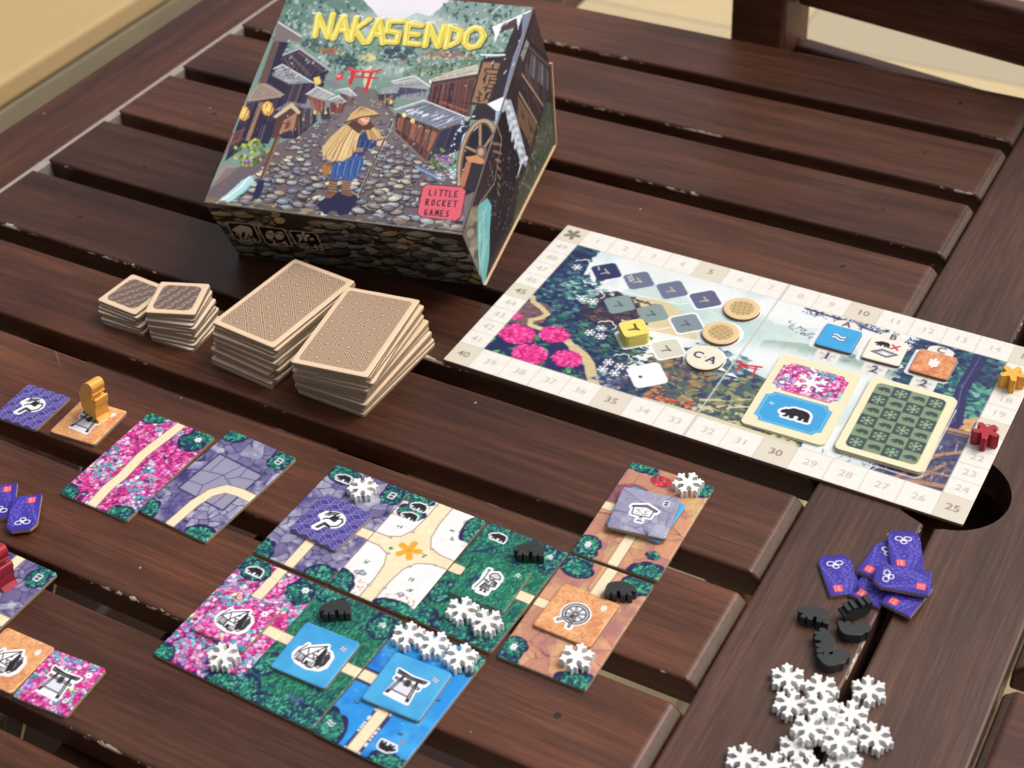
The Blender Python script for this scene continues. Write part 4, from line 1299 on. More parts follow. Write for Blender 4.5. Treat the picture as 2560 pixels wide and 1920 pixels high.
    for x, y, r in ((25.6, 37.6, 10.5), (44.4, 46, 8.6), (40.8, 23.5, 10.0), (60.9, 30.2, 8.4), (16.5, 52, 3.5)):
        y = max(y, 17.5 + r * .72) if r > 5 else y
        c.ell(x, y, r, r * .8, (176, 22, 104))
        for i in range(int(r * r * 1.6)):
            t = g.random() * 6.283; q = math.sqrt(g.random()); px, py = x + r * q * math.cos(t), y + r * .8 * q * math.sin(t)
            c.ell(px, py, 1.15, .9, [(232, 44, 142), (214, 30, 124), (246, 96, 172), (196, 24, 110)][g.integers(4)], g.uniform(0, 180)); c.ell(px + .2, py + .2, .5, .35, (250, 140, 196), al=.6)
    # right side: big pines, trunk, steps and wooden bridge
    hill([(226, 131), (273, 131), (273, 17), (250, 17), (243, 40), (238, 70), (230, 90), (222, 110)], (74, 84, 116))
    wood(224, 272, 88, 130, DKW + [(60, 120, 116), (84, 150, 134), (46, 100, 116)], 520, 2.0)
    wood(240, 272, 66, 104, [(64, 130, 118), (96, 166, 140), (44, 92, 112), (36, 60, 100), (120, 180, 160)], 330, 1.9)
    hill([(244, 44), (272, 44), (272, 76), (250, 74)], (206, 160, 112))
    wood(244, 272, 46, 78, [(214, 158, 104), (186, 130, 92), (226, 184, 130), (110, 90, 104), (70, 80, 110)], 120, 1.7)
    c.poly([(256, 130), (263, 130), (262, 96), (267, 70), (262, 46), (254, 46), (258, 74), (255, 98)], (44, 44, 92)); c.line([(259, 128), (258, 98), (262, 72), (257, 48)], .6, (96, 100, 150))
    c.poly([(237, 130), (242, 130), (240, 102), (235, 102)], (52, 54, 100))
    c.poly([(236, 17), (273, 17), (273, 64), (258, 62), (246, 50), (240, 34)], (70, 72, 108))
    wood(238, 272, 18, 58, [(60, 64, 104), (92, 92, 126), (44, 50, 92), (120, 104, 112), (74, 84, 118)], 200, 1.6)
    for a, b, w in (((243, 62), (273, 65), 2.6), ((243, 60), (273, 62), .7), ((250, 18), (262, 42), 2.6), ((262, 42), (273, 50), 2.4), ((258, 18), (268, 38), 2.0), ((236, 26), (273, 30), 1.6), ((255, 18), (273, 22), 3.0)):
        c.line([a, b], w + .5, (66, 46, 60)); c.line([a, b], w, (170, 130, 108))
    for i in range(34):
        x, y = g.uniform(238, 272), g.uniform(18, 58); c.line([(x, y), (x + g.uniform(-1, 1), y + g.uniform(2, 6))], .5, [(196, 196, 214), (70, 60, 84), (140, 108, 96)][g.integers(3)])
    for i in range(40):
        x, y = g.uniform(205, 240), g.uniform(17.5, 24); c.line([(x, y), (x + g.uniform(-3, 3), y + g.uniform(0, 3))], .5, [(214, 214, 224), (90, 90, 120), (150, 150, 170)][g.integers(3)])
    # branch along the top
    c.line([(160, 129), (185, 127), (215, 124), (240, 122), (258, 112)], 1.4, (50, 50, 92))
    for i in range(240):
        x = g.uniform(160, 262); y = 128.5 - max(0, (x - 200)) * .1 + g.uniform(-3.5, 2.5); c.line([(x, y), (x + g.uniform(-2, 2), y - g.uniform(.5, 2.6))], .5, DKW[g.integers(3)])
    for i in range(40):
        x = g.uniform(156, 182); y = 112 - (x - 156) * .3 + g.uniform(-3, 3); c.line([(x, y), (x + g.uniform(-1.5, 1.5), y - g.uniform(.5, 2))], .45, (60, 64, 100))
    c.brush(9000, .5, 1.7, .4, .34, None, (15.4, 17.6, 273, 130.2))
    # far torii and rooftops
    rd = (206, 44, 54)
    c.line([(145, 68), (151, 67.4), (158, 69.2)], 1.5, rd); c.line([(146, 65.4), (157, 66.4)], .9, rd); c.line([(147.6, 67), (146.8, 61)], 1.2, rd); c.line([(155.6, 67.6), (156.6, 61)], 1.2, rd)
    for x, y in ((132, 56), (139, 57), (146, 55)):
        c.poly([(x - 4, y), (x, y + 3), (x + 4.4, y + .4)], (236, 238, 242)); c.line([(x - 3, y - .8), (x + 3, y - .6)], 1.3, (60, 58, 100))
    for i in range(60):
        c.ell(g.uniform(20, 268), g.uniform(20, 128), .3, .3, (238, 242, 244))
    # weather track
    def rsq(x, y, col, border=None, s=15.2, dot=None, gl=(210, 190, 150), ang=-47):
        q = [(a * s, b * s) for a, b in rrect(1, 1, .16)]
        if border:
            c.poly(xf(q, x, y, 1.14, ang), border)
        c.poly(xf(q, x, y, 1, ang), col)
        if gl:
            P = lambda pts: [(x + a, y + b) for a, b in pts]
            c.line(P([(-1.9, 2.1), (-.4, .7), (2.2, -.7)]), .8, gl); c.line(P([(2.2, -.7), (.2, -1.0), (-1.9, -3.1)]), .8, gl)
    NV2, SL, SG = (38, 48, 94), (104, 112, 138), (132, 152, 152)
    rsq(43.4, 112.6, NV2); rsq(64.2, 112.8, SL); rsq(85.4, 112.8, SL); rsq(106.3, 112.4, (92, 96, 128), WH)
    rsq(64.5, 87.3, SG, gl=(60, 66, 84)); rsq(85.0, 87.5, SG, gl=(60, 66, 84)); rsq(106.0, 87.3, (126, 144, 150), WH, gl=(60, 66, 84))
    rsq(85.0, 62.0, (226, 224, 210), WH, gl=None); rsq(106.2, 61.8, (208, 208, 190), WH, gl=(70, 66, 84)); rsq(106.1, 36.3, (240, 240, 248), (240, 240, 248), gl=None, s=16.4)
    c.ell(103.4, 33.4, 1.1, 1.1, (70, 66, 84))
    for i, (x, y) in enumerate(((37.4, 114.6), (38.4, 112.8))):
        c.ell(x, y, .6, .6, WH)
    for i in range(3):
        for j in range(2):
            c.ell(57.4 + i * 1.4 + j * .8, 113.6 - i * 1.6 + j * 1.6, .6, .6, WH)
    for a in ([(57.3, 93.1), (50.9, 99.4), (72.5, 99.6), (94.9, 101.9), (99.4, 105.4)], [(78, 70), (72, 74.6), (88.7, 74.1), (93.2, 74.4), (99.4, 80.0)], [(99.1, 43.2), (94.0, 49.2), (99.3, 54.6)]):
        c.line(a, .55, WH)
        (x, y), (x2, y2) = a[0], a[1]
        an = math.atan2(y2 - y, x2 - x)
        for f in (-.6, .6):
            c.line([(x, y), (x + 2.4 * math.cos(an + f), y + 2.4 * math.sin(an + f))], .55, WH)
    fl = flake_pts(3.3)
    for x, y in ((25.9, 109.2), (42.6, 82.9), (49.7, 82.9), (65.1, 62.6), (61.4, 56.4), (68.3, 56.1), (82.4, 37.2), (89.7, 36.6), (82.3, 30.5), (89.6, 30.3)):
        c.poly(xf(fl, x, y), WH)
    for x, y in ((27.5, 114.2), (47.6, 90), (66.6, 66.4), (87.8, 43.2)):
        c.line([(x - 5.2, y + .2), (x - 4.6, y + 2.0), (x - 2.4, y + 2.4), (x - 1.2, y + 4.2), (x + 1.6, y + 4.4), (x + 3.0, y + 2.4), (x + 5.0, y + 1.8), (x + 5.8, y - .2), (x + 4.6, y - 2.4)], .62, WH)
    for x, y in ((128.4, 112.3), (127.7, 87.4), (127.8, 62.8)):
        c.ell(x, y, 11.6, 11.6, (238, 238, 242))
    for x, L, nb in ((185.8, 'A', '1'), (212.2, 'B', '2'), (239.0, 'C', '2')):
        c.poly(xf([(a * 23, b * 23) for a, b in rrect(1, 1, .1)], x - 1.0, 109), (240, 240, 242))
        c.ell(x, 124.4, 7, 3.6, (232, 228, 218)); c.poly([(x - 7, 124), (x + 7, 124), (x + 7, 118), (x - 7, 118)], (232, 228, 218))
        c.text(L, x, 124.6, 7.0, (74, 66, 88), .025)
        c.poly([(x - 6.5, 99), (x + 6.5, 99), (x + 6.5, 88), (x - 6.5, 88)], (226, 224, 218))
        c.poly(xf(sakura_pts(5.0), x, 93.4), (200, 198, 196)); c.text(nb, x, 93.4, 8.0, (74, 66, 88), .03)
    c.line([(213, 82), (213, 23.5), (216, 21), (258, 21), (260.5, 24), (260.5, 80)], .6, (232, 234, 240))
    # scoring frame
    X = c.gx[None, :]; Y = c.gy[:, None]
    fr = (X < 15.4) | (X > 273.0) | (Y < 17.6) | (Y > 130.2)
    base = np.array((235, 231, 223), np.float32) / 255
    nz = (1 + (c.fbm(2.5, 2) - .5) * .05)[..., None]
    c.a = np.where(fr[..., None], base * nz, c.a).astype(np.float32)
    xs = [0, 15.4] + [15.4 + 18.4 * i for i in range(1, 15)] + [BW_]
    ys = [0, 17.4] + [17.4 + 12.53 * i for i in range(1, 10)] + [BH_]
    cells = {}
    for i in range(16):
        cells[i] = (xs[i], 130.2, xs[i + 1], BH_)
        cells[25 + i] = (xs[15 - i], 0, xs[16 - i], 17.6)
    for i in range(9):
        cells[16 + i] = (273.0, ys[9 - i], BW_, ys[10 - i])
        cells[41 + i] = (0, ys[1 + i], 15.4, ys[2 + i])
    for k in range(50):
        x0, y0, x1, y1 = cells[k]
        if k % 5 == 0:
            c.poly([(x0, y0), (x1, y0), (x1, y1), (x0, y1)], (219, 211, 194))
        c.line([(x0, y0), (x1, y0), (x1, y1), (x0, y1)], .34, (196, 190, 180), closed=True)
    for k in range(50):
        x0, y0, x1, y1 = cells[k]
        if k == 0:
            c.poly(xf(sakura_pts(5.6, 70), (x0 + x1) / 2, (y0 + y1) / 2), (128, 118, 104))
        else:
            c.text(str(k), (x0 + x1) / 2, (y0 + y1) / 2, 6.6, (136, 124, 114) if k % 5 == 0 else (188, 181, 173), .012 if k % 5 == 0 else 0, sx=1.1)
    c.line([(143.2, 0), (143.2, BH_)], .9, (214, 212, 206)); c.line([(143.5, 0), (143.5, BH_)], .3, (150, 148, 146))
    return c

# ---------------------------------------------------------------- box prints (traced in image pixels, mapped onto each panel)
class PixelTrace:
    """draws in image pixel positions; a fixed 8-value map takes them to the panel's own millimetres"""
    def __init__(s, cv, H):
        s.c, s.H = cv, H
    def fn(s, x, y):
        h = s.H; w = h[6] * x + h[7] * y + 1
        return (h[0] * x + h[1] * y + h[2]) / w, (h[3] * x + h[4] * y + h[5]) / w
    def p(s, pts, col):
        s.c.poly([s.fn(*q) for q in pts], col)
    def l(s, pts, w, col):
        s.c.line([s.fn(*q) for q in pts], w, col)
    def e(s, x, y, rx, ry, col, ang=0, n=14):
        an = R(ang)
        s.p([(x + rx * math.cos(t) * math.cos(an) - ry * math.sin(t) * math.sin(an), y + rx * math.cos(t) * math.sin(an) + ry * math.sin(t) * math.cos(an)) for t in (2 * math.pi * i / n for i in range(n))], col)

HC = [0.112967, 0.0458988, -61.487, 0.01571, -0.127871, 148.081, 2.24343e-05, 7.69455e-05]  # maps from image crop pixels to cover, front and side panel
HF = [0.0933564, -0.0626484, 66.5311, 0.0233164, -0.178298, 254.673, 4.56724e-05, -0.000184299]
HS = [0.245835, -0.0172778, -105.795, -0.172634, -0.0871966, 229.268, -0.000317589, -4.63187e-05]

def cover_print():
    cv = Cv(155, 165.64, 2.7, (116, 142, 132), 3)
    k = PixelTrace(cv, HC)
    rng = np.random.default_rng(3)
    BR=(78,60,60);DK=(42,38,62);NV=(36,38,70)
    # mountains
    k.p([(400,-150),(2000,-60),(2000,60),(1990,90),(1650,420),(1100,480),(800,420),(560,260),(480,180)],(118,146,134))
    k.p([(930,-120),(1530,-90),(1480,20),(1420,60),(1370,95),(1290,75),(1220,112),(1080,105),(1040,55),(960,0)],(226,222,230))
    k.p([(1490,0),(1980,45),(1930,90),(1760,250),(1560,210),(1450,150),(1370,95)],(128,152,148))
    k.p([(500,-100),(960,-30),(1040,60),(1090,120),(900,260),(720,230),(600,190),(500,120)],(96,128,120))
    k.p([(650,60),(760,20),(860,80),(960,60),(1060,120),(960,200),(760,180)],(120,146,140))
    k.p([(1180,352),(1300,318),(1440,285),(1600,300),(1650,320),(1560,345),(1350,362)],(150,104,86))
    k.p([(1080,300),(1160,262),(1260,280),(1310,325),(1220,345),(1100,335)],(52,74,92))
    k.p([(760,330),(840,290),(930,330),(965,385),(880,400),(790,380)],(56,82,84))
    k.p([(620,240),(720,200),(800,260),(880,280),(820,330),(700,300)],(70,100,92))
    k.p([(960,340),(1020,305),(1080,330),(1040,352),(980,360)],(196,196,132))
    k.p([(1240,400),(1420,365),(1640,370),(1500,420),(1380,440),(1230,430)],(120,138,110))
    k.p([(1330,350),(1500,340),(1650,350),(1500,375),(1340,372)],(86,120,100))
    k.p([(720,270),(860,300),(900,330),(760,310)],(150,104,84))
    k.p([(985,480),(1000,400),(1040,370),(1060,400),(1030,500),(1010,540)],(206,196,164))
    # wooded slopes: dabs of forest, pale mist between them
    for i in range(1500):
        X=470+rng.random()*1440;Y=rng.random()**.8*430
        if 1000<X<1430 and Y<110: continue
        d=rng.random();c0=[(74,104,98),(94,124,112),(140,164,152),(58,84,86),(112,140,128),(160,180,168)][rng.integers(6)]
        k.e(X,Y,rng.uniform(5,15),rng.uniform(6,16),c0,n=7)
    for X,Y,rx,ry,al in ((1230,110,40,10,.75),(1000,180,26,9,.45),(1500,190,30,9,.4),(1130,400,22,7,.4),(800,200,24,9,.35),(1420,330,24,6,.3)):
        cv.soft(*k.fn(X,Y),rx,ry,(214,220,222),al)
    for X,Y,w_,h_,c0 in ((1170,310,70,26,(50,72,90)),(890,355,66,28,(54,80,82)),(1450,318,120,16,(146,102,86)),(1020,335,40,14,(196,194,134)),(1380,405,110,18,(116,138,110)),(780,290,60,14,(140,104,88)),(700,250,60,26,(66,96,92)),(1600,360,60,14,(90,124,104))):
        for i in range(34):
            an=rng.random()*6.28;q=rng.random()**.5;k.e(X+w_*q*math.cos(an),Y+h_*q*math.sin(an),rng.uniform(6,13),rng.uniform(4,9),tuple(int(min(255,max(0,v+rng.uniform(-22,22)))) for v in c0),n=7)
    for i in range(9):
        X=1240+rng.random()*260;Y=405+rng.random()*30;k.l([(X,Y),(X+4,Y-40)],.3,(58,50,56));k.l([(X+2,Y-20),(X+12,Y-38)],.25,(58,50,56));k.l([(X+2,Y-16),(X-10,Y-34)],.25,(58,50,56))
    # street
    k.p([(945,500),(1060,520),(1120,600),(1250,770),(1350,930),(1520,1010),(1600,1100),(1570,1345),(60,1160),(110,1080),(260,970),(500,830),(720,720),(880,600)],(102,90,96))
    k.p([(960,500),(1050,520),(1150,700),(1230,800),(1100,860),(760,820),(800,700),(900,600)],(112,104,106))
    # street stones
    for i in range(620):
        y=560+ (1325-560)*rng.random()**0.6
        t=(y-560)/765
        xl=900-820*t**.8;xr=1090+520*t**.85
        x=xl+(xr-xl)*rng.random()
        if y>1150+ (x-60)*.12+ 8: continue
        sz=8+38*t**1.2
        col=[(150,152,154),(168,160,140),(122,134,142),(186,182,164),(106,110,122),(142,132,124),(98,94,106),(128,120,118),(114,106,112)][rng.integers(9)]
        k.e(x,y+sz*.12,sz*1.22,sz*.54,(50,44,56),ang=rng.uniform(-8,12),n=10)
        k.e(x,y,sz,sz*.4,col,ang=rng.uniform(-8,12),n=10)
        if sz>16:k.e(x-sz*.15,y-sz*.1,sz*.6,sz*.16,tuple(min(255,c+34) for c in col),n=8)
    # water left
    k.p([(200,1120),(290,1040),(340,1010),(360,1050),(300,1110),(180,1190),(110,1190)],(170,210,214))
    k.l([(330,1020),(280,1080),(200,1140),(130,1180)],1.0,(226,244,244))
    k.l([(350,1050),(290,1110),(230,1160)],.7,(120,180,190))
    # distant torii
    k.l([(900,395),(945,412),(1030,415),(1085,406)],1.9,(192,48,58));k.l([(915,442),(1065,452)],1.2,(192,48,58))
    k.l([(925,412),(908,482)],1.7,(192,48,58));k.l([(1035,418),(1000,528)],2.0,(192,48,58));k.l([(985,415),(985,445)],1.2,(150,36,48))
    k.p([(828,440),(850,422),(875,430),(870,460),(830,465)],(200,70,74))
    # left buildings
    k.p([(430,470),(480,330),(620,275),(800,405),(770,430),(760,500),(690,520),(650,610),(470,670),(400,560)],DK)
    k.l([(480,335),(622,280),(800,408)],1.5,(170,172,180));k.l([(495,345),(622,298),(780,408)],.8,(78,66,74))
    for i in range(7): k.l([(560+i*30,330+i*14),(548+i*26,400+i*10)],.6,(92,78,84))
    k.p([(470,398),(520,372),(700,478),(560,486),(462,440)],(140,146,152))
    for i in range(6): k.l([(485+i*34,398+i*15),(470+i*26,436+i*8)],.5,(88,92,104))
    k.l([(462,440),(560,490),(700,480)],.9,(60,50,58))
    k.p([(700,450),(735,440),(745,480),(710,500)],(226,196,110))
    k.p([(492,130),(505,118),(632,205),(620,240),(560,235),(480,262),(470,240)],(120,108,108));k.l([(500,130),(630,212)],1.1,(205,205,214))
    k.p([(468,240),(505,235),(425,480),(380,485)],(96,74,70));k.p([(505,240),(560,245),(470,420),(430,470)],DK)
    k.p([(330,545),(390,480),(440,486),(535,545),(512,562),(320,590)],(158,140,128))
    for i in range(8): k.l([(395+i*14,490+i*7),(345+i*20,572-i*3)],.5,(104,86,84))
    k.l([(320,592),(514,565)],1.1,(70,52,52))
    k.p([(318,598),(510,570),(500,700),(440,830),(330,830),(190,930),(215,850),(262,720)],DK)
    k.p([(388,590),(414,590),(332,810),(306,812)],(150,116,92))
    k.l([(225,775),(305,745)],1.1,(128,86,74));k.l([(215,830),(290,800)],1.2,(128,86,74))
    for i in range(5): k.l([(235+i*16,770-i*6),(205+i*17,850-i*8)],.7,(120,74,68))
    k.l([(205,850),(165,930)],1.2,(130,80,72))
    for X,Y in ((300,655),(437,627)):
        k.e(X,Y,33,42,(238,176,84));k.e(X-4,Y-4,22,30,(250,214,130))
        for j in range(-2,3): k.l([(X-24,Y+j*14+4),(X+22,Y+j*14-6)],.35,(190,120,56))
    k.p([(130,1030),(180,950),(260,960),(160,1040)],(150,134,124));k.p([(100,1090),(200,970),(270,965),(150,1060)],(124,110,108))
    # mid-left houses
    k.p([(480,650),(600,600),(735,622),(720,700),(600,800),(520,800),(480,760)],(48,42,62))
    for i in range(6): k.l([(505+i*38,640-i*5),(500+i*36,700-i*4)],.9,(112,108,120))
    k.p([(470,640),(560,585),(735,612),(725,630),(600,620)],(130,126,134))
    k.p([(660,545),(720,500),(822,548),(770,580),(720,570)],(158,160,160));k.p([(665,550),(770,585),(765,650),(700,640)],(128,72,70))
    k.p([(790,575),(842,552),(890,588),(830,605)],(150,152,156));k.p([(795,590),(885,598),(870,650),(800,650)],(110,58,62))
    k.p([(838,520),(900,508),(948,552),(890,562)],(166,168,172));k.p([(850,535),(940,565),(925,610),(880,600)],(92,64,72))
    k.p([(750,470),(810,462),(870,500),(800,515)],(120,124,130));k.p([(740,640),(790,615),(800,690),(745,690)],(60,50,66))
    for X,Y,Q_ in ((712,648,12),(770,650,8),(840,610,7),(640,690,7)): k.e(X,Y,Q_,Q_*1.2,(246,206,110))
    for i in range(16):
        X=580+rng.random()*340;Y=760-(X-580)*.55+rng.random()*30-20;k.l([(X,Y),(X+rng.uniform(-4,14),Y-rng.uniform(16,50))],.6,[(110,100,104),(150,140,130),(70,60,70),(190,180,170)][rng.integers(4)])
    def quad(q,n,cols,w,rev=False):
        a,b,c_,d_=q if not rev else (q[1],q[2],q[3],q[0])
        for i in range(n):
            t=(i+.5)/n+rng.uniform(-.2,.2)/n;p0=(a[0]+(b[0]-a[0])*t,a[1]+(b[1]-a[1])*t);p1=(d_[0]+(c_[0]-d_[0])*t,d_[1]+(c_[1]-d_[1])*t)
            u0,u1=sorted(rng.uniform(0,1,2)) if rng.random()<.35 else (0,1)
            L=lambda u:(p0[0]+(p1[0]-p0[0])*u,p0[1]+(p1[1]-p0[1])*u)
            k.l([L(u0),L(u1)],w,cols[rng.integers(len(cols))])
    WD=[(96,80,84),(70,60,74),(130,112,108),(30,28,52),(112,84,76)]
    quad([(505,345),(622,300),(770,412),(560,470)],16,WD,.45);quad([(560,490),(690,482),(650,600),(500,650)],12,WD,.5);quad([(330,600),(505,574),(470,700),(270,720)],9,WD,.5)
    quad([(270,730),(430,720),(400,830),(205,900)],9,WD,.5);quad([(590,610),(730,628),(710,700),(600,790)],10,WD,.5);quad([(480,655),(590,610),(600,790),(490,755)],8,WD,.5)
    quad([(668,552),(768,588),(762,648),(702,638)],7,[(150,96,84),(90,50,54),(170,130,112)],.4);quad([(798,592),(884,600),(868,648),(802,648)],6,[(140,84,76),(80,44,52)],.4);quad([(852,538),(938,566),(924,606),(882,598)],5,WD,.4)
    quad([(470,400),(520,374),(698,478),(560,484)],9,[(176,182,188),(104,108,120),(206,210,214)],.4,True);quad([(664,545),(720,502),(820,548),(770,578)],7,[(196,198,198),(120,120,126)],.4,True);quad([(792,574),(842,554),(888,588),(830,603)],5,[(196,198,198),(110,112,120)],.4,True)
    k.l([(660,545),(720,500),(822,548)],.7,(226,228,232));k.l([(790,575),(842,552),(890,588)],.6,(226,228,232));k.l([(838,520),(900,508),(948,552)],.6,(226,228,232));k.l([(470,398),(520,372),(700,478)],.7,(222,226,232))
    # left bush
    for i in range(60):
        an=rng.random()*6.28;q=rng.random()**.5;k.e(345+105*q*math.cos(an),880+80*q*math.sin(an),13,9,[(120,140,66),(84,108,60),(176,190,96),(60,84,58),(150,160,80)][rng.integers(5)],ang=rng.random()*180,n=7)
    k.e(322,932,17,14,(120,74,150));k.e(316,928,9,7,(170,120,196))
    # notice stand
    k.p([(458,792),(488,680),(560,640),(622,610),(612,735),(470,800)],(84,56,52));k.p([(502,772),(530,695),(606,648),(588,742)],(164,120,96))
    for i in range(9): k.l([(522+rng.random()*60,690+rng.random()*50),(530+rng.random()*60,700+rng.random()*50)],.5,(90,54,46))
    k.p([(468,672),(575,592),(628,648),(614,662),(572,622),(482,684)],(196,180,152));k.p([(478,792),(512,788),(418,1032),(388,1036)],(96,66,58));k.l([(500,800),(410,1030)],.6,(170,130,104))
    k.p([(380,1040),(420,1036),(410,1090),(380,1150),(345,1150)],NV)
    # right houses
    k.p([(1150,470),(1282,438),(1372,500),(1350,520),(1170,500)],(158,160,162));k.p([(1165,500),(1350,515),(1350,560),(1150,560)],(74,74,98))
    k.p([(1088,512),(1170,495),(1196,508),(1180,540),(1090,535)],(146,150,154));k.p([(1070,545),(1180,540),(1160,620),(1080,600)],(66,60,78))
    k.p([(1200,550),(1340,528),(1360,540),(1340,575),(1210,572)],(140,142,150))
    for i in range(14): k.l([(1075+rng.random()*90,545+rng.random()*40),(1080+rng.random()*90,575+rng.random()*40)],.5,[(190,150,110),(120,110,120),(40,36,52)][rng.integers(3)])
    k.p([(1366,462),(1500,410),(1645,372),(1656,428),(1510,462),(1380,474)],(196,190,174));k.l([(1370,464),(1380,500),(1400,462),(1440,470)],1.0,(240,240,244))
    for i in range(6): k.l([(1400+i*40,455-i*11),(1425+i*38,468-i*9)],.4,(140,132,120))
    k.p([(1378,474),(1645,428),(1600,690),(1350,612)],(70,48,54))
    for i in range(11): k.l([(1392+i*22,490-i*4),(1372+i*21,600+i*6)],.7,[(134,78,66),(96,62,62),(52,36,46)][i%3])
    k.l([(1376,492),(1640,452)],1.0,(110,78,70));k.l([(1440,590),(1580,640)],1.1,(164,92,70));k.l([(1360,560),(1600,600)],.6,(44,32,42))
    k.p([(1168,632),(1335,578),(1596,682),(1432,745)],(118,124,142))
    for i in range(9): k.l([(1200+i*28,625+i*11),(1330+i*28,590+i*10)],.45,(72,76,96))
    for i in range(12):
        X=1200+rng.random()*330;k.l([(X,630+(X-1200)*.2+rng.random()*20),(X+34,622+(X-1200)*.2+rng.random()*20)],.8,(224,226,234))
    k.p([(1178,650),(1432,748),(1345,935),(1172,765)],(64,44,50))
    for i in range(6): k.p([(1196+i*38,675+i*16),(1222+i*38,686+i*16),(1206+i*34,762+i*24),(1184+i*34,745+i*24)],[(138,82,66),(104,74,70),(150,100,80)][i%3])
    k.p([(1432,748),(1605,692),(1560,860),(1480,890),(1345,935)],(40,38,66));k.l([(1432,748),(1345,935)],1.3,(96,66,60));k.l([(1432,748),(1600,694)],1.1,(110,84,80));k.l([(1170,765),(1345,935)],1.2,(130,112,104))
    for X,Y in ((1222,665),(1272,698),(1150,588)): k.e(X,Y,13,15,(250,214,120));k.e(X,Y,6,7,(255,240,190))
    quad([(1168,502),(1348,517),(1348,558),(1152,558)],12,[(100,98,118),(50,50,72),(140,130,130)],.4);quad([(1075,546),(1178,542),(1160,616),(1082,598)],9,[(110,92,92),(44,40,56),(170,140,110)],.4)
    quad([(1384,500),(1640,458),(1602,670),(1356,606)],22,[(134,80,68),(100,66,64),(46,34,44),(156,112,92)],.4);quad([(1434,752),(1600,698),(1558,856),(1350,930)],9,[(60,56,84),(28,28,52),(84,76,96)],.45)
    quad([(1185,660),(1425,750),(1345,925),(1176,762)],18,[(150,92,72),(50,36,44),(176,132,104),(96,66,62)],.4)
    quad([(1170,634),(1335,580),(1594,684),(1434,744)],12,[(160,166,178),(86,92,112),(210,214,222)],.4,True);quad([(1372,462),(1640,376),(1652,428),(1384,472)],10,[(222,218,206),(150,142,128)],.4,True);quad([(1155,472),(1282,440),(1368,500),(1172,498)],7,[(196,198,200),(116,118,124)],.4,True)
    k.l([(1168,632),(1335,578),(1596,682)],.7,(226,230,236));k.l([(1150,470),(1282,438),(1372,500)],.7,(230,232,236))
    # right bush
    for i in range(50):
        an=rng.random()*6.28;q=rng.random()**.5;k.e(1440+80*q*math.cos(an),920+62*q*math.sin(an),11,8,[(84,104,62),(60,80,58),(128,140,84),(44,60,56)][rng.integers(4)],ang=rng.random()*180,n=7)
    for i in range(16): k.e(1450+rng.uniform(-45,45),920+rng.uniform(-20,25),9,7,(146,84,170) if i%3 else (186,130,206),n=7)
    k.p([(1280,960),(1330,960),(1470,1040),(1420,1050)],(86,104,136));k.l([(1290,965),(1450,1040)],.8,(150,170,196))
    for i in range(26): X=1400+rng.random()*150;Y=985+rng.random()*50;k.l([(X,Y),(X+rng.uniform(5,30),Y+rng.uniform(-8,8))],.5,(206,214,214))
    # right tall building
    k.p([(1760,700),(1600,690),(1640,600),(1680,330),(1790,330),(1830,220),(1860,150),(1985,50),(1990,100)],(46,36,46))
    k.p([(1720,190),(1830,128),(1975,52),(1950,108),(1840,165),(1745,205)],(74,58,62));k.l([(1735,158),(1830,118),(1978,52)],1.3,(230,234,244))
    k.p([(1730,160),(1790,140),(1770,190),(1742,255),(1744,200)],(232,238,248));k.p([(1870,105),(1905,90),(1890,130),(1878,175)],(226,232,246))
    k.p([(1905,95),(1985,45),(1975,130),(1900,330),(1830,500),(1790,600),(1760,700),(1800,520),(1850,330),(1900,200)],(120,130,160))
    k.l([(1960,80),(1890,300),(1790,600)],1.2,(222,228,244))
    k.l([(1670,325),(1810,300),(1850,260)],1.0,(60,46,50));k.l([(1670,318),(1800,318)],1.3,(226,230,240))
    k.p([(1668,345),(1790,352),(1712,616),(1596,604)],(56,42,44));k.p([(1678,358),(1776,366),(1702,600),(1612,590)],(146,112,88))
    kj=(50,36,34)
    k.l([(1735,372),(1732,392)],1.0,kj);k.l([(1692,398),(1772,404)],1.0,kj);k.l([(1692,398),(1688,418)],1.0,kj);k.l([(1772,404),(1764,422)],.9,kj);k.l([(1702,420),(1678,462)],1.0,kj);k.l([(1692,440),(1684,482)],1.0,kj);k.l([(1714,428),(1768,432)],1.0,kj);k.p([(1714,444),(1762,448),(1750,492),(1704,488)],kj);k.p([(1722,450),(1756,453),(1753,464),(1720,461)],(146,112,88));k.p([(1716,470),(1750,473),(1746,486),(1712,483)],(146,112,88))
    k.l([(1680,505),(1732,512)],1.0,kj);k.l([(1700,492),(1690,525)],.9,kj);k.l([(1660,540),(1650,585)],.9,kj);k.l([(1700,535),(1690,560),(1722,585)],1.0,kj);k.l([(1716,530),(1680,580)],.9,kj);k.l([(1648,525),(1672,548)],.8,kj);k.l([(1640,560),(1660,585)],.8,kj)
    k.p([(1700,600),(1790,560),(1835,590),(1800,640),(1768,720),(1752,640)],(226,234,246));k.p([(1750,640),(1800,640),(1760,760),(1745,720)],(150,184,206))
    # water wheel (fold side)
    k.e(1655,935,112,250,(28,24,36),ang=9,n=26)
    k.p([(1545,850),(1560,780),(1620,720),(1700,690),(1620,760)],(180,210,220))
    def ring(cx_,cy_,rx,ry,ang,w,col):
        an=R(ang);pts=[]
        for i in range(31):
            t=2*math.pi*i/30;X,Y=rx*math.cos(t),ry*math.sin(t);pts.append((cx_+X*math.cos(an)-Y*math.sin(an),cy_+X*math.sin(an)+Y*math.cos(an)))
        k.l(pts,w,col)
    ring(1650,935,104,242,9,3.4,(70,50,46));ring(1650,935,104,242,9,2.5,(172,146,118));ring(1645,935,92,224,9,.7,(92,68,58))
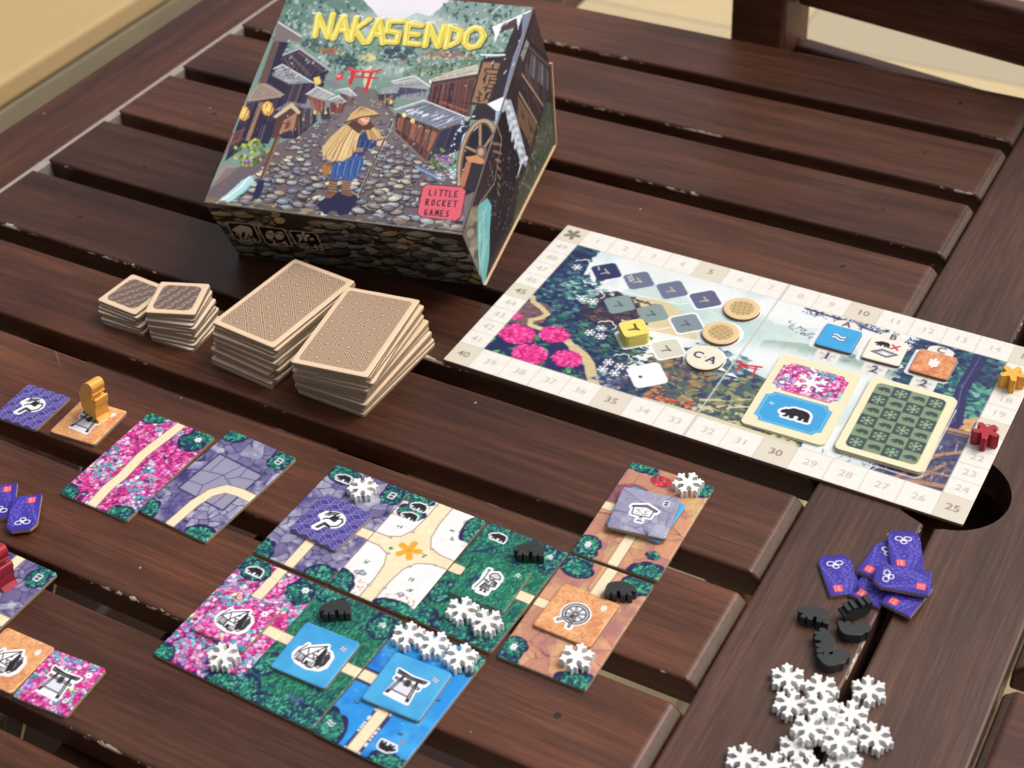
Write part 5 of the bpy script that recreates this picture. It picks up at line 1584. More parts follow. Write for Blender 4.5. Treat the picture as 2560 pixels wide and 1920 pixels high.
    for t in (20,75,130,200,255,310):
        tt=R(t);X,Y=92*math.cos(tt),222*math.sin(tt);an=R(9);k.l([(1660,885),(1650+X*math.cos(an)-Y*math.sin(an),935+X*math.sin(an)+Y*math.cos(an))],2.2,(74,52,48));k.l([(1660,885),(1650+X*math.cos(an)-Y*math.sin(an),935+X*math.sin(an)+Y*math.cos(an))],1.4,(160,132,108))
    k.e(1668,880,34,42,(110,84,72));k.e(1664,876,18,22,(176,150,126))
    k.p([(1576,905),(1640,896),(1690,925),(1690,950),(1590,935)],(196,134,92));k.p([(1580,930),(1612,936),(1566,1090),(1530,1086)],(168,112,80));k.p([(1612,936),(1680,950),(1640,1110),(1566,1090)],(44,36,46))
    for i in range(40):
        an=rng.uniform(2.4,4.6);X=1650+130*math.cos(an)*(1+rng.random()*.3);Y=935+258*math.sin(an)*(1+rng.random()*.1);k.e(X,Y,5,6,(206,226,234),n=6)
    # waterfall bottom-right + edge blue tones
    k.p([(1570,1130),(1640,1100),(1700,1130),(1600,1340),(1560,1335)],(112,100,106))
    cv.brush(9000, .35, 1.1, .32, .3)
    k.l([(900,395),(945,412),(1030,415),(1085,406)],2.0,(192,48,58));k.l([(915,442),(1065,452)],1.2,(192,48,58))
    k.l([(935,412),(915,486)],1.8,(192,48,58));k.l([(1035,418),(1000,528)],2.0,(192,48,58))
    k.l([(905,392),(945,408),(1030,411),(1080,402)],.6,(232,110,110))
    # badge
    bd=[(1352,1064),(1555,1080),(1576,1100),(1548,1250),(1520,1272),(1320,1250),(1300,1228),(1330,1085)]
    k.p([(x+ (4 if x>1430 else -4),y+(4 if y>1160 else -4)) for x,y in bd],(30,20,26));k.p(bd,(212,92,108))
    ink=(34,22,34)
    def wr(strokes,ox,oy,sx,sy):
        for st in strokes: k.l([(ox+x*sx-(y*sy)*.16,oy+y*sy+x*sx*.06) for x,y in st],.62,ink)
    L_={'L':[[(0,0),(0,1),(.6,1)]],'I':[[(0.2,0),(.2,1)]],'T':[[(-.1,0),(.8,0)],[(.35,0),(.3,1)]],'E':[[(.7,0),(0,.05),(0,1),(.7,.95)],[(0,.5),(.55,.48)]],'R':[[(0,1),(0,0),(.6,.1),(.5,.45),(0,.5),(.7,1)]],'O':[[(.4,0),(0,.4),(.2,1),(.65,.8),(.7,.25),(.4,0)]],'C':[[(.7,.1),(.2,.1),(0,.6),(.25,1),(.7,.9)]],'K':[[(0,0),(0,1)],[(.7,0),(0,.55),(.7,1)]],'G':[[(.7,.15),(.25,.05),(0,.5),(.2,1),(.65,.92),(.68,.55),(.35,.55)]],'A':[[(0,1),(.4,0),(.75,1)],[(.15,.65),(.6,.62)]],'M':[[(0,1),(.15,0),(.4,.7),(.75,0),(.85,1)]],'S':[[(.7,.05),(.2,.1),(.1,.4),(.6,.6),(.5,1),(0,.95)]]}
    for word,ox,oy,st in (('LITTLE',1372,1092,29),('ROCKET',1352,1148,32),('GAMES',1342,1206,31)):
        for i,ch in enumerate(word): wr(L_[ch],ox+i*st,oy+i*st*.07,22,34)
    # traveller: shadow paint, body
    k.p([(715,1180),(780,1130),(860,1105),(960,1130),(940,1180),(890,1250),(760,1235)],(34,34,66))
    k.p([(795,1030),(845,1035),(820,1120),(775,1115)],(92,66,58));k.p([(868,1030),(925,1030),(905,1105),(862,1100)],(92,66,58))
    for i in range(4): k.l([(786,1050+i*16),(834,1056+i*16)],.6,(170,136,110));k.l([(866,1046+i*14),(916,1050+i*14)],.6,(170,136,110))
    k.p([(762,1130),(810,1108),(826,1120),(800,1142),(768,1142)],(120,80,60));k.p([(855,1100),(905,1096),(936,1120),(910,1134),(862,1120)],(120,80,60))
    k.p([(806,960),(850,915),(985,890),(990,950),(960,1005),(930,1040),(876,1040),(866,1010),(840,1042),(792,1024)],(58,88,146))
    for i in range(12): X=820+i*13;k.l([(X+20,925),(X,1020-(i%3)*12)],.55,[(38,58,108),(96,128,184),(44,66,120)][i%3])
    k.e(776,975,30,36,(158,108,66));k.p([(770,945),(800,930),(810,950),(785,960)],(120,78,50))
    k.p([(955,790),(1000,760),(1040,790),(1085,815),(1070,845),(1005,850),(990,900),(915,905),(920,860)],(44,60,108))
    for i in range(7): k.l([(960+i*14,800+i*4),(935+i*16,880-i*3)],.5,[(30,40,80),(80,104,160)][i%2])
    k.p([(915,850),(985,852),(985,876),(915,880)],(150,116,96));k.p([(1066,815),(1100,808),(1115,825),(1090,846),(1064,838)],(226,178,146))
    cape=[(905,705),(860,735),(800,790),(750,850),(755,905),(800,925),(870,930),(920,900),(945,830),(970,770),(978,740)]
    k.p(cape,(206,174,122));k.p([(1000,745),(1014,800),(1060,812),(1095,800),(1080,755),(1040,725)],(176,140,94))
    for i in range(60):
        t=rng.random();x1=905+70*t;y1=715+20*t;x2=755+185*t+rng.uniform(-10,10);y2=880+50*(1-abs(t-.4)*1.6)+rng.uniform(-14,12)-60*max(0,t-.6)
        k.l([(x1,y1),((x1+x2)/2-14*(1-t),(y1+y2)/2),(x2,y2)],.45,[(160,120,78),(232,206,158),(126,88,60),(218,186,132)][rng.integers(4)])
    for i in range(14): t=rng.random();k.l([(1000+40*t,715+20*t),(1015+78*t,790+20*(1-t))],.45,[(140,100,66),(222,190,140)][i%2])
    k.p([(892,716),(930,698),(1030,700),(1052,730),(1020,752),(985,745),(962,772),(925,745)],(84,54,44))
    k.e(990,688,32,34,(230,178,146));k.p([(960,680),(1000,715),(985,725),(955,705)],(190,130,104));k.l([(1000,684),(1012,686)],.5,(60,36,30));k.l([(1000,708),(1012,707)],.45,(150,80,70))
    k.p([(886,702),(920,655),(972,614),(1000,622),(1050,640),(1078,660),(1030,672),(960,675),(915,695)],(222,186,128));k.l([(884,706),(930,692),(980,675),(1078,664)],1.2,(88,58,42))
    for i in range(9): k.l([(975,618),(895+i*21,696-i*4.5)],.35,(140,104,70))
    k.l([(1157,702),(960,1132)],1.5,(206,198,180));k.l([(1155,702),(962,1130)],.95,(26,22,28))
    # snow flecks
    for i in range(150):
        X=560+rng.random()*1330;Y=20+rng.random()*420;l=rng.uniform(5,16)
        k.l([(X,Y),(X-l*.7,Y+l)],.5,(222,230,232))
    for i in range(70):
        X=500+rng.random()*1100;Y=440+rng.random()*620;k.e(X,Y,4,4,(214,218,224),n=5)
    # title
    yl=(226,206,84);yd=(150,150,70)
    TT=[[(708,208),(728,88)],[(728,92),(782,212)],[(784,214),(812,82)],[(815,222),(872,92)],[(874,92),(900,228)],[(836,172),(892,176)],[(915,232),(948,100)],[(1022,112),(936,172)],[(940,170),(992,246)],[(1016,242),(1078,112)],[(1080,112),(1100,248)],[(1038,196),(1096,200)],[(1216,122),(1136,122),(1124,178),(1192,190),(1178,244),(1112,240)],[(1246,132),(1230,250)],[(1246,138),(1322,148)],[(1238,194),(1302,200)],[(1230,248),(1304,254)],[(1342,264),(1366,142)],[(1366,142),(1416,266)],[(1418,268),(1452,150)],[(1462,272),(1484,156)],[(1478,152),(1546,180),(1530,240),(1490,262)],[(1630,158),(1582,192),(1572,250),(1600,276),(1650,262),(1682,208),(1665,172),(1630,160),(1600,170)]]
    for st in TT: k.l([(x+4,y+6) for x,y in st],4.6,(60,78,80))
    for st in TT: k.l(st,4.1,yl)
    for st in TT:
        for j in range(7): k.l([(x+rng.uniform(-13,13),y+rng.uniform(-10,10)) for x,y in st],.35,[(240,226,120),(206,186,70),(232,214,98),(246,238,160)][j%4])
    for st in TT: k.l([(x-4,y-6) for x,y in st],.8,(240,228,132))
    for st in TT: k.l([(x+6,y+8) for x,y in st],.45,(190,172,64))
    for X in (720,870,960,1080,1170,1280,1370,1500,1640): k.l([(X-22,78+(X-720)*.085),(X+10,72+(X-720)*.085),(X+26,80+(X-720)*.085)],.7,(238,240,240))
    # bottom edge shade tone of print: brown stones strip
    for i in range(60):
        X=100+rng.random()*1450;Y=1165+ (X-100)*.125+rng.uniform(-30,10);k.e(X,Y,rng.uniform(24,46),rng.uniform(8,14),[(120,106,84),(96,88,76),(146,132,104),(84,80,84)][rng.integers(4)],n=10)
    cv.a = np.clip(cv.a * 1.07 + .012, 0, 1)
    return cv

def front_print():
    cv = Cv(155, 61.27, 2.7, (52, 40, 34), 4)
    g = PixelTrace(cv, HF)
    rng = np.random.default_rng(5)
    # front panel
    for i in range(330):
        X=90+rng.random()*1600;Y=1190+X*.125-20+rng.random()*330
        w_=rng.uniform(34,80);h_=rng.uniform(11,20)
        col=[(140,124,90),(112,104,84),(164,146,104),(94,94,86),(124,132,124),(82,74,62)][rng.integers(6)]
        g.e(X,Y+4,w_*1.08,h_*1.3,(26,20,20),ang=rng.uniform(-4,12),n=12);g.e(X,Y,w_,h_,col,ang=rng.uniform(-4,12),n=12);g.e(X-w_*.2,Y-h_*.3,w_*.5,h_*.3,tuple(min(255,c+26) for c in col),n=8)
    cv.brush(2500, .4, 1.2, .35, .3)
    TN=(222,192,154)
    for (pa,pb,pc,pd) in (((195,1278),(352,1290),(402,1395),(250,1378)),((375,1300),(532,1318),(582,1420),(430,1402)),((555,1325),(712,1340),(762,1442),(612,1422))):
        def ins(a,b,t): return (a[0]+(b[0]-a[0])*t,a[1]+(b[1]-a[1])*t)
        q=[];C4=[pa,pb,pc,pd]
        for i in range(4): q+= [ins(C4[i],C4[i-1],.1),ins(C4[i],C4[(i+1)%4],.1)]
        g.p(q,(30,24,24));g.l(q+[q[0]],.8,TN)
    # bear, masks, flower icons
    def bearpx(ox,oy,s): return [(ox+x*s+(-y)*s*.0,oy-y*s+x*s*.1) for x,y in [(0,3.4),(1.5,5.2),(3.2,5.9),(5,7.2),(8,7.0),(11.5,6.6),(13,5.2),(13.5,3.2),(13.4,.3),(12,.2),(11.3,2.2),(10.4,.2),(9,.2),(8.6,2.7),(6.6,2.6),(6.2,.2),(4.9,.2),(4.2,2),(3.6,.3),(2.3,.4),(2.9,2.4),(1.3,2.5)]]
    g.p(bearpx(232,1352,8.6),TN)
    for X in (450,505): g.e(X,1350+(X-450)*.1,26,24,TN);g.e(X-8,1344,6,5,(30,24,24));g.e(X+10,1348,5,5,(30,24,24));g.l([(X-12,1372),(X+12,1374)],1.0,TN)
    for i in range(5):
        an=R(72*i-90);g.e(640+24*math.cos(an),1362+16*math.sin(an),15,9,TN,ang=72*i-90)
    g.e(690,1376,14,8,TN)
    cv.text('10+', 13.9, 22.2, 8.4, TN, .02); cv.text('2-4', 34.0, 22.6, 8.4, TN, .02); cv.text('30-45', 54.2, 23.0, 8.4, TN, .02, sx=.86)
    return cv

def side_print():
    cv = Cv(190, 115.5, 2.0, (44, 36, 42), 6, -28, 0)
    h = PixelTrace(cv, HS)
    rng = np.random.default_rng(7)
    # side panel
    h.p([(425,1280),(825,50),(918,370),(950,800),(540,1560)],(52,42,50))
    h.p([(700,420),(825,60),(912,350),(930,520),(840,560),(760,430)],(64,50,52))
    for i in range(12):
        h.l([(760+i*13,260+i*14),(720+i*19,480+i*12)],.8,[(92,78,80),(50,42,50),(112,104,110)][i%3])
    for i in range(60):
        t=rng.random();u=rng.random()
        X=560+ (840-560)*t;Y=900-800*t+u*(420+100*t);h.l([(X,Y),(X+18,Y+ rng.uniform(40,120))],rng.uniform(.5,1.4),[(70,56,60),(96,82,84),(50,42,52),(120,104,100),(84,66,62)][rng.integers(5)])
    h.l([(780,215),(905,340)],1.6,(40,30,36));h.l([(772,240),(900,362)],.9,(120,104,100))
    h.p([(742,300),(775,215),(790,235),(755,335)],(150,160,170));h.l([(765,235),(750,320)],.4,(40,34,40));h.l([(748,268),(782,262)],.4,(40,34,40))
    for i in range(7): h.p([(800+i*14,290+i*14),(812+i*14,300+i*14),(800+i*16,420+i*12),(788+i*16,410+i*12)],[(96,98,108),(120,122,130),(74,72,82)][i%3])
    h.l([(750,408),(865,580)],2.4,(58,42,40));h.l([(750,404),(865,574)],1.5,(176,150,128))
    h.l([(735,508),(832,676)],2.4,(58,42,40));h.l([(735,504),(832,670)],1.5,(176,150,128))
    h.p([(728,520),(830,680),(800,800),(728,660)],(120,92,74))
    for i in range(12): a_=rng.random();h.l([(742+a_*70,570+a_*110+rng.random()*60),(752+a_*66,590+a_*110+rng.random()*60)],.8,(58,40,38))
    h.l([(760,470),(850,590)],.8,(90,70,64));h.l([(820,500),(790,640)],.7,(90,70,64));h.l([(850,560),(820,660)],.7,(90,70,64))
    h.p([(880,560),(935,560),(950,800),(770,1130),(690,1280),(740,1000),(800,840)],(74,82,66))
    for i in range(140):
        t=rng.random();X=760+150*t+rng.uniform(-60,30);Y=1000-330*t+rng.uniform(-90,110)
        if X>948 or Y>1560-(X-540)*1.85: continue
        h.l([(X,Y),(X+rng.uniform(-10,10),Y+rng.uniform(6,26))],.8,[(104,116,84),(52,66,58),(140,96,62),(160,168,150),(44,50,54),(124,134,108)][rng.integers(6)])
    for i in range(30):
        t=rng.random();X=860+70*rng.random();Y=560+250*rng.random();h.l([(X,Y),(X-8,Y+50)],.6,[(140,150,140),(60,70,70),(96,110,100)][i%3])
    h.p([(640,540),(690,545),(720,640),(770,830),(775,910),(740,880),(700,740),(660,640),(640,600)],(190,200,214))
    for i in range(26): t=i/25;h.e(668+100*t+rng.uniform(-12,12),560+330*t,13,15,[(228,236,246),(160,176,200),(240,246,250)][i%3],n=7)
    for X,Y,L in ((700,700,120),(715,760,90),(690,660,80),(735,880,110)): h.p([(X,Y),(X+18,Y+10),(X-18,Y+L)],(226,236,246))
    h.p([(620,640),(660,600),(690,760),(740,900),(700,1060),(640,1250),(570,1440),(500,1180),(560,1100),(610,900)],(36,30,38))
    for i in range(9): h.l([(650+i*9,720+i*30),(585+i*6,1100+i*36)],.6,[(58,50,56),(30,26,34),(76,66,70)][i%3])
    h.l([(610,670),(640,760),(600,1000),(520,1110)],1.3,(150,130,110))
    for i in range(7): h.l([(600+i*6-abs(i-3)*6,780+i*44),(640-i*2,790+i*46)],1.3,(150,126,104))
    h.p([(425,1280),(450,1170),(500,1120),(560,1120),(540,1400),(545,1560)],(112,104,96))
    for i in range(26):
        t=rng.random();X=450+60*rng.random();Y=1150+330*t
        if X<430+ (Y-1290)*.42: continue
        h.e(X,Y,18,28,[(140,136,112),(104,100,92),(84,82,84),(160,152,126),(110,128,110)][rng.integers(5)],ang=rng.uniform(-20,30),n=9)
    h.p([(512,1120),(560,1080),(585,1120),(575,1250),(572,1400),(548,1560),(536,1540),(512,1400),(508,1250)],(120,196,196))
    for i in range(34):
        t=rng.random();X=515+55*rng.random();h.l([(X,1110+300*t),(530+ (X-540)*.5,1190+340*t)],.6,[(200,240,236),(70,140,160),(160,220,214),(236,250,248)][rng.integers(4)])
    for i in range(60): X=560+rng.random()*160;Y=800+rng.random()*450;h.e(X,Y,2.6,3.2,(170,176,190),n=5)
    cv.brush(3000, .4, 1.3, .35, .3)
    return cv
# ---------------------------------------------------------------- the game: box
_a = R(13.1)
E1 = Vector((math.cos(_a), math.sin(_a), 0)); E2 = Vector((-math.sin(_a), math.cos(_a), 0)); EZ = Vector((0, 0, 1))
BNR = Vector((-0.2906, 0.0484, 0.0)); BWID = 0.155
PROF = [(0, 0), (-28, 54.5), (126, 115.5), (158, 60), (162, 0)]
box = link('game_box', None, None, (), BNR - E1 * BWID, 13.1)
tag(box, 'illustrated board game box with yellow NAKASENDO title, tilted towards the viewer', 'game box')
# local frame of the box: x along the front edge, y to the back, z up
def lp(x, s, z): return Vector((x / 1000, s / 1000, z / 1000))
def panel(name, cv, o, ax, ay, mesh=None, mt=M_PRINT):
    me = mesh or grid_mesh(name, cv, r=0, roll=0, centre=False)
    ob = link(name, me, box, [mt])
    n = ax.cross(ay)
    ob.matrix_local = Matrix(((ax.x, ay.x, n.x, o.x), (ax.y, ay.y, n.y, o.y), (ax.z, ay.z, n.z, o.z), (0, 0, 0, 1)))
    return ob
ix = Vector((1, 0, 0))
cdir = Vector((0, 154, 61)).normalized(); fdir = Vector((0, -28, 54.5)).normalized()
panel('cover_panel', cover_print(), lp(0, -28, 54.5) + cdir.cross(ix) * -0.0002, ix, cdir)
panel('front_panel', front_print(), lp(0, 0, 0) + Vector((0, -0.0002, -0.0001)), ix, fdir)
sp = side_print()
panel('side_panel', sp, lp(155.25, 0, 0), Vector((0, 1, 0)), Vector((0, 0, 1)), grid_mesh('side_panel', sp, r=0, roll=0, centre=False, cut=[(0, 0), (162, 0), (158, 60), (126, 115.5), (-28, 54.5)]))
# carcass: closed shell just inside the printed panels, tan board showing at the rim and the back edge
bm = bmesh.new()
rings = []
for x in (0.0, BWID):
    rings.append([bm.verts.new((x, s / 1000, z / 1000)) for s, z in PROF])
bm.faces.new(rings[0]); bm.faces.new(rings[1][::-1])
for i in range(5):
    j = (i + 1) % 5
    bm.faces.new((rings[0][j], rings[0][i], rings[1][i], rings[1][j]))
bmesh.ops.recalc_face_normals(bm, faces=bm.faces[:])
link('carcass', mesh_from_bm(bm, 'carcass'), box, [M_INNER])
def strip(name, a, b, w, mt, x0=0.1532, x1=0.1566):
    d = (Vector((b[0], b[1])) - Vector((a[0], a[1]))).normalized(); nrm = Vector((d.y, -d.x))
    p = [(a[0], a[1]), (b[0], b[1]), (b[0] + nrm.x * w, b[1] + nrm.y * w), (a[0] + nrm.x * w, a[1] + nrm.y * w)]
    v = [(x, q[0] / 1000, q[1] / 1000) for x in (x0, x1) for q in p]
    me = bpy.data.meshes.new(name)
    me.from_pydata(v, [], [(0, 1, 2, 3), (7, 6, 5, 4), (0, 4, 5, 1), (1, 5, 6, 2), (2, 6, 7, 3), (3, 7, 4, 0)])
    bm = bmesh.new(); bm.from_mesh(me); bmesh.ops.recalc_face_normals(bm, faces=bm.faces[:]); bm.to_mesh(me); bm.free()
    return link(name, me, box, [mt])
M_WRAP = simple_mat('wrapped_paper_edge', lin((124, 116, 112)), 0.6, 0.45, 180)
def rod(name, a, b, r):
    a, b = Vector(a), Vector(b)
    bm = bmesh.new()
    bmesh.ops.create_cone(bm, cap_ends=True, segments=10, radius1=r, radius2=r, depth=(b - a).length)
    o = link(name, mesh_from_bm(bm, name), box, [M_WRAP], (a + b) / 2)
    o.rotation_euler = (b - a).to_track_quat('Z', 'Y').to_euler()
    for p_ in o.data.polygons:
        p_.use_smooth = True
rod('wrapped_edge', lp(0, -28, 54.5), lp(155, -28, 54.5), .0005)
rod('wrapped_edge', lp(155, -28, 54.5), lp(155, 126, 115.5), .0005)
rod('wrapped_edge', lp(155, -28, 54.5), lp(155, 0, 0.6), .0004)
strip('board_rim', (0.5, 0.6), (162.4, 0.6), 0.55, M_TAN)
strip('board_rim', (163.6, 0.0), (159.4, 62.0), -1.6, M_TAN)

# ---------------------------------------------------------------- the game: score board
board = link('score_board', None, None, (), (-0.1302, 0.0500, 0), -0.2)
tag(board, 'long folded score board with landscape print and numbered white border', 'game board')
hb = poly_mesh('board_half', [(x, y) for x, y in rrect(0.1439, 0.1466, 0.0008, 2)], 0.0002, 0.00185, 0.0001, 1)
for x in (-0.0721, 0.0721):
    link('board_half', hb, board, [M_EDGEB], (x, 0, 0))
link('printed_face', grid_mesh('board_face', board_print(), r=0.8, roll=0.12), board, [M_PRINT], (0, 0, 0.0020))

# ---------------------------------------------------------------- the game: flat cardboard pieces
def core_mesh(name, w, h, r, t, mats_top=True):
    return poly_mesh(name, [(x * 1000 / 1000, y) for x, y in rrect((w - .1) / 1000, (h - .1) / 1000, r / 1000, 4)], 0.0, t / 1000, 0.0002, 1, mats_top)

CORE_T = core_mesh('tile_core', TW, TH, 1.4, 1.62)
CORE_K = core_mesh('token_core', TS, TS, 1.6, 1.62)
def piece(name, cv, w, h, r, loc, rz, label, cat, group, core, z=0.0, t=2.0, face=None, edge=M_EDGE, top=M_CREAM, pm=M_PRINT):
    o = link(name, core, None, [edge, top], (loc[0], loc[1], z + 0.00004), rz)
    tag(o, label, cat, group)
    if cv is not None or face is not None:
        me = face or grid_mesh(name + '_face', cv, r=r, roll=0.32)
        link('printed_face', me, o, [pm], (0, 0, t / 1000))
    return o

GT, GK = 'map tiles laid out on the table', 'square landmark tokens'  # poses below were unprojected from image pixels beforehand and typed in
def tile(cv, loc, rz, label):
    return piece('map_tile', cv, TW, TH, 1.4, loc, rz, label, 'tile', GT, CORE_T)
def token(cv, loc, rz, label, z=0.0):
    return piece('landmark_token', cv, TS, TS, 1.6, loc, rz, label, 'token', GK, CORE_K, z)

P_BOT = [(21.3, 0), (21, 18), (22, 26)]
tile(t_stone(101, [(21.2, 0), (20.9, 22), (24, 32), (33, 35), (TW, 35.2)], True), (-0.2577, -0.1557), -1.3, 'grey-purple stone tile holding the purple bell token and one snowflake')
tile(t_start(), (-0.2131, -0.1569), -1.1, 'pale crossroads tile with an orange blossom printed at its centre')
tile(t_green(102, [[(0, 35.7), (5.2, 35.7)], [(30, 35.7), (TW, 35.7)]], [(9.4, 62.9)]), (-0.1682, -0.1579), -2.2, 'dark green meadow tile under the pilgrim token, with two snowflakes on its near end')
tile(t_orange(103, [[(0, 36.4), (18, 36.4)], [(22.5, 36), (23.0, TH)]], (4.8, 7.2), ((8, 63, 7, 5, 0), (38, 66, 7, 5, 0))), (-0.1223, -0.1590), -0.1, 'orange earth tile under the water wheel token, nearest the cross board')
tile(t_orange(104, [[(0, 35.4), (14, 35.4)], [(21.2, 0), (21.2, 26)]], (5.1, 7.2), ((19, 62, 5, 3.6, 1), (12.6, 66, 3, 1.6, 0), (35.6, 13.6, 3.0, 2.4, 0))), (-0.1228, -0.0868), 1.4, 'orange earth tile under the stone notice-board token, closest to the score board')
tile(t_flower(105, [(20, TH), (20.3, 54), (20, 44), (30, 36), (TW, 35.8)], True), (-0.2595, -0.2285), -1.8, 'pink flower field tile under the flower-field farmhouse token')
tile(t_green(106, [[(0, 35.8), (10, 35.8)], [(32, 35), (TW, 35)]], []), (-0.2154, -0.2298), -1.7, 'green meadow tile under the blue farmhouse token')
tile(t_blue(107), (-0.1705, -0.2317), -1.9, 'blue water tile under the blue shrine-gate token, with three snowflakes')
tile(t_flower(108, [(22, TH), (21, 58), (20, 50), (19.2, 41), (20.6, 24), (19.8, 14), (21.4, 0)], False), (-0.3712, -0.1657), -0.9, 'pink flower field tile crossed by a cream path, with nothing on it')
tile(t_stone(109, [(21, 0), (21.2, 18), (23.4, 28), (28, 34), (36, 35.4), (TW, 35.2)], False, True), (-0.3248, -0.1591), -4.0, 'empty grey-purple stone tile with a curved path, beside the bare pink tile')
tile(t_stone(110, [(21, 70), (21, 40), (30, 35), (TW, 35)], False), (-0.3784, -0.2787), -0.5, 'grey-purple stone tile at the left picture edge, under the red pilgrim figure')

token(k_tok('purple', sk_bell, 201), (-0.4540, -0.1548), 2.8, 'purple wind-bell token lying alone on the table at the left edge')
token(k_tok('orange', sk_torii, 202), (-0.4176, -0.1507), 4.0, 'orange shrine-gate token under the orange pilgrim figure')
token(k_tok('purple', sk_bell, 203), (-0.2569, -0.1579), -4.9, 'purple wind-bell token on the stone tile with one snowflake', 0.002)
token(k_tok('green', sk_pilgrim, 204), (-0.1678, -0.1578), 0.8, 'green token printed with a pilgrim, lying on the green tile', 0.002)
token(k_tok('orange', sk_wheel, 205, 1.06), (-0.1228, -0.1582), -1.1, 'orange token printed with a water wheel', 0.002)
token(k_base('blue', 206), (-0.1227, -0.0856), -1.3, 'plain blue token mostly hidden under the stone notice-board token', 0.002)
token(k_tok('stone', sk_sign, 207), (-0.1231, -0.0868), 9.7, 'grey stone token printed with a roofed notice board', 0.004)
token(k_tok('pink', sk_house, 208, .98), (-0.2598, -0.2299), -1.7, 'flower-field token printed with a farmhouse', 0.002)
token(k_tok('blue', sk_house, 209, 1.0), (-0.2154, -0.2313), 0.6, 'blue token printed with a farmhouse', 0.002)
token(k_tok('blue', sk_torii, 210), (-0.1695, -0.2280), 1.2, 'blue token printed with a shrine gate', 0.002)
token(k_tok('pink', sk_torii, 211), (-0.3091, -0.2948), 3.7, 'flower-field token printed with a shrine gate, on the bare table')
token(k_tok('orange', sk_house, 212), (-0.3389, -0.2952), 1.0, 'orange token printed with a farmhouse, cut by the left picture edge')

# decks of face-down tiles
rnd = random.Random(4)
def ordinal(i, n):
    return 'topmost' if i == n - 1 else 'lowest' if i == 0 else '%s from the top' % ('second third fourth fifth sixth seventh eighth ninth tenth eleventh twelfth thirteenth fourteenth'.split()[n - 2 - i])
def deck(name, n, core, w, h, r, pose, face, desc, cat, group, label_kind):
    for i in range(n):
        x, y, a = pose(i / (n - 1))
        j = 0.0 if i == n - 1 else 1.0
        piece(name, None, w, h, r, (x + j * rnd.uniform(-.0012, .0012), y + j * rnd.uniform(-.0012, .0012)), a + j * rnd.uniform(-1.8, 1.8), '%s, %s in the %s' % (label_kind, ordinal(i, n), desc), cat, group, core, 0.002 * i, 2.0, face if i == n - 1 else blank_face[core.name], M_EDGE, M_CREAM)
cb = Cv(TW, TH, .5, (232, 204, 172), 2); cs = Cv(TS, TS, .6, (236, 214, 190), 2)
blank_face = {CORE_T.name: grid_mesh('blank_back', cb, r=1.4, roll=.3), CORE_K.name: grid_mesh('blank_back_small', cs, r=1.6, roll=.3)}
FB, FS = grid_mesh('big_back', k_back(True), r=1.4, roll=.3), grid_mesh('small_back', k_back(False), r=1.6, roll=.3)
mixv = lambda a, b, t: a + (b - a) * t
deck('stacked_tile', 14, CORE_T, TW, TH, 1.4, lambda t: (mixv(-.3646, -.3617, t), mixv(-.0467, -.0445, t), -5.0 + (1.0 if t < .55 else 0) * math.sin(t * 40) * 2.2), FB, 'taller left tile deck', 'tile', 'face-down tile decks', 'cream-backed map tile')
deck('stacked_tile', 15, CORE_T, TW, TH, 1.4, lambda t: (mixv(-.3095, -.3093, t), mixv(-.0461, -.0512, t), 8.8 if t > .66 else mixv(-0.5, 7.6, (t / .66) ** 1.6)), FB, 'twisted right tile deck', 'tile', 'face-down tile decks', 'cream-backed map tile')
deck('stacked_token', 7, CORE_K, TS, TS, 1.6, lambda t: (mixv(-.4570, -.4583, t), mixv(-.0630, -.0613, t), mixv(3.5, -3.4, t)), FS, 'low left token stack', 'token', 'face-down token stacks', 'square cream-backed token')
deck('stacked_token', 11, CORE_K, TS, TS, 1.6, lambda t: (mixv(-.4215, -.4243, t), mixv(-.0625, -.0615, t), mixv(4.0, 20.7, t ** .9)), FS, 'fanned token stack', 'token', 'face-down token stacks', 'square cream-backed token')

# tags: small purple tokens with clipped corners
OB = [(-7.5, -12.5), (7.5, -12.5), (7.5, 8.8), (4.6, 12.5), (-4.6, 12.5), (-7.5, 8.8)]
CORE_O = poly_mesh('tag_core', [(x * .995 / 1000, y * .997 / 1000) for x, y in OB], 0, .00165, .0002, 1, True)
FO = grid_mesh('tag_face', k_obi(), r=0, roll=.2, cut=OB)
for x, y, a, z, lb in ((-27.1, -80.4, 34.7, 0, 'purple tag token lying apart on the left of the tag pile'),
                       (-10.2, -78.6, -6, 0, 'purple tag token at the bottom of the pile, pointing at the black bears'),
                       (5.2, -79.3, -10, .002, 'purple tag token sticking out at the near right of the tag pile'),
                       (-11.6, -64.9, -7, .002, 'purple tag token half hidden in the middle of the tag pile'),
                       (-4.4, -55.8, 23.4, .004, 'purple tag token at the far end of the tag pile'),
                       (.6, -75.9, 101.7, .006, 'purple tag token lying crosswise on top of the tag pile'),
                       (-397.9, -221.0, -144, .002, 'purple tag token with its clipped end towards the viewer, on top of the left pair'),
                       (-416.3, -218.9, -141, 0, 'purple tag token cut by the left picture edge')):
    piece('tag_token', None, 15, 25, 0, (x / 1000, y / 1000), a, lb, 'token', 'purple tag tokens', CORE_O, z, 2.0, FO)

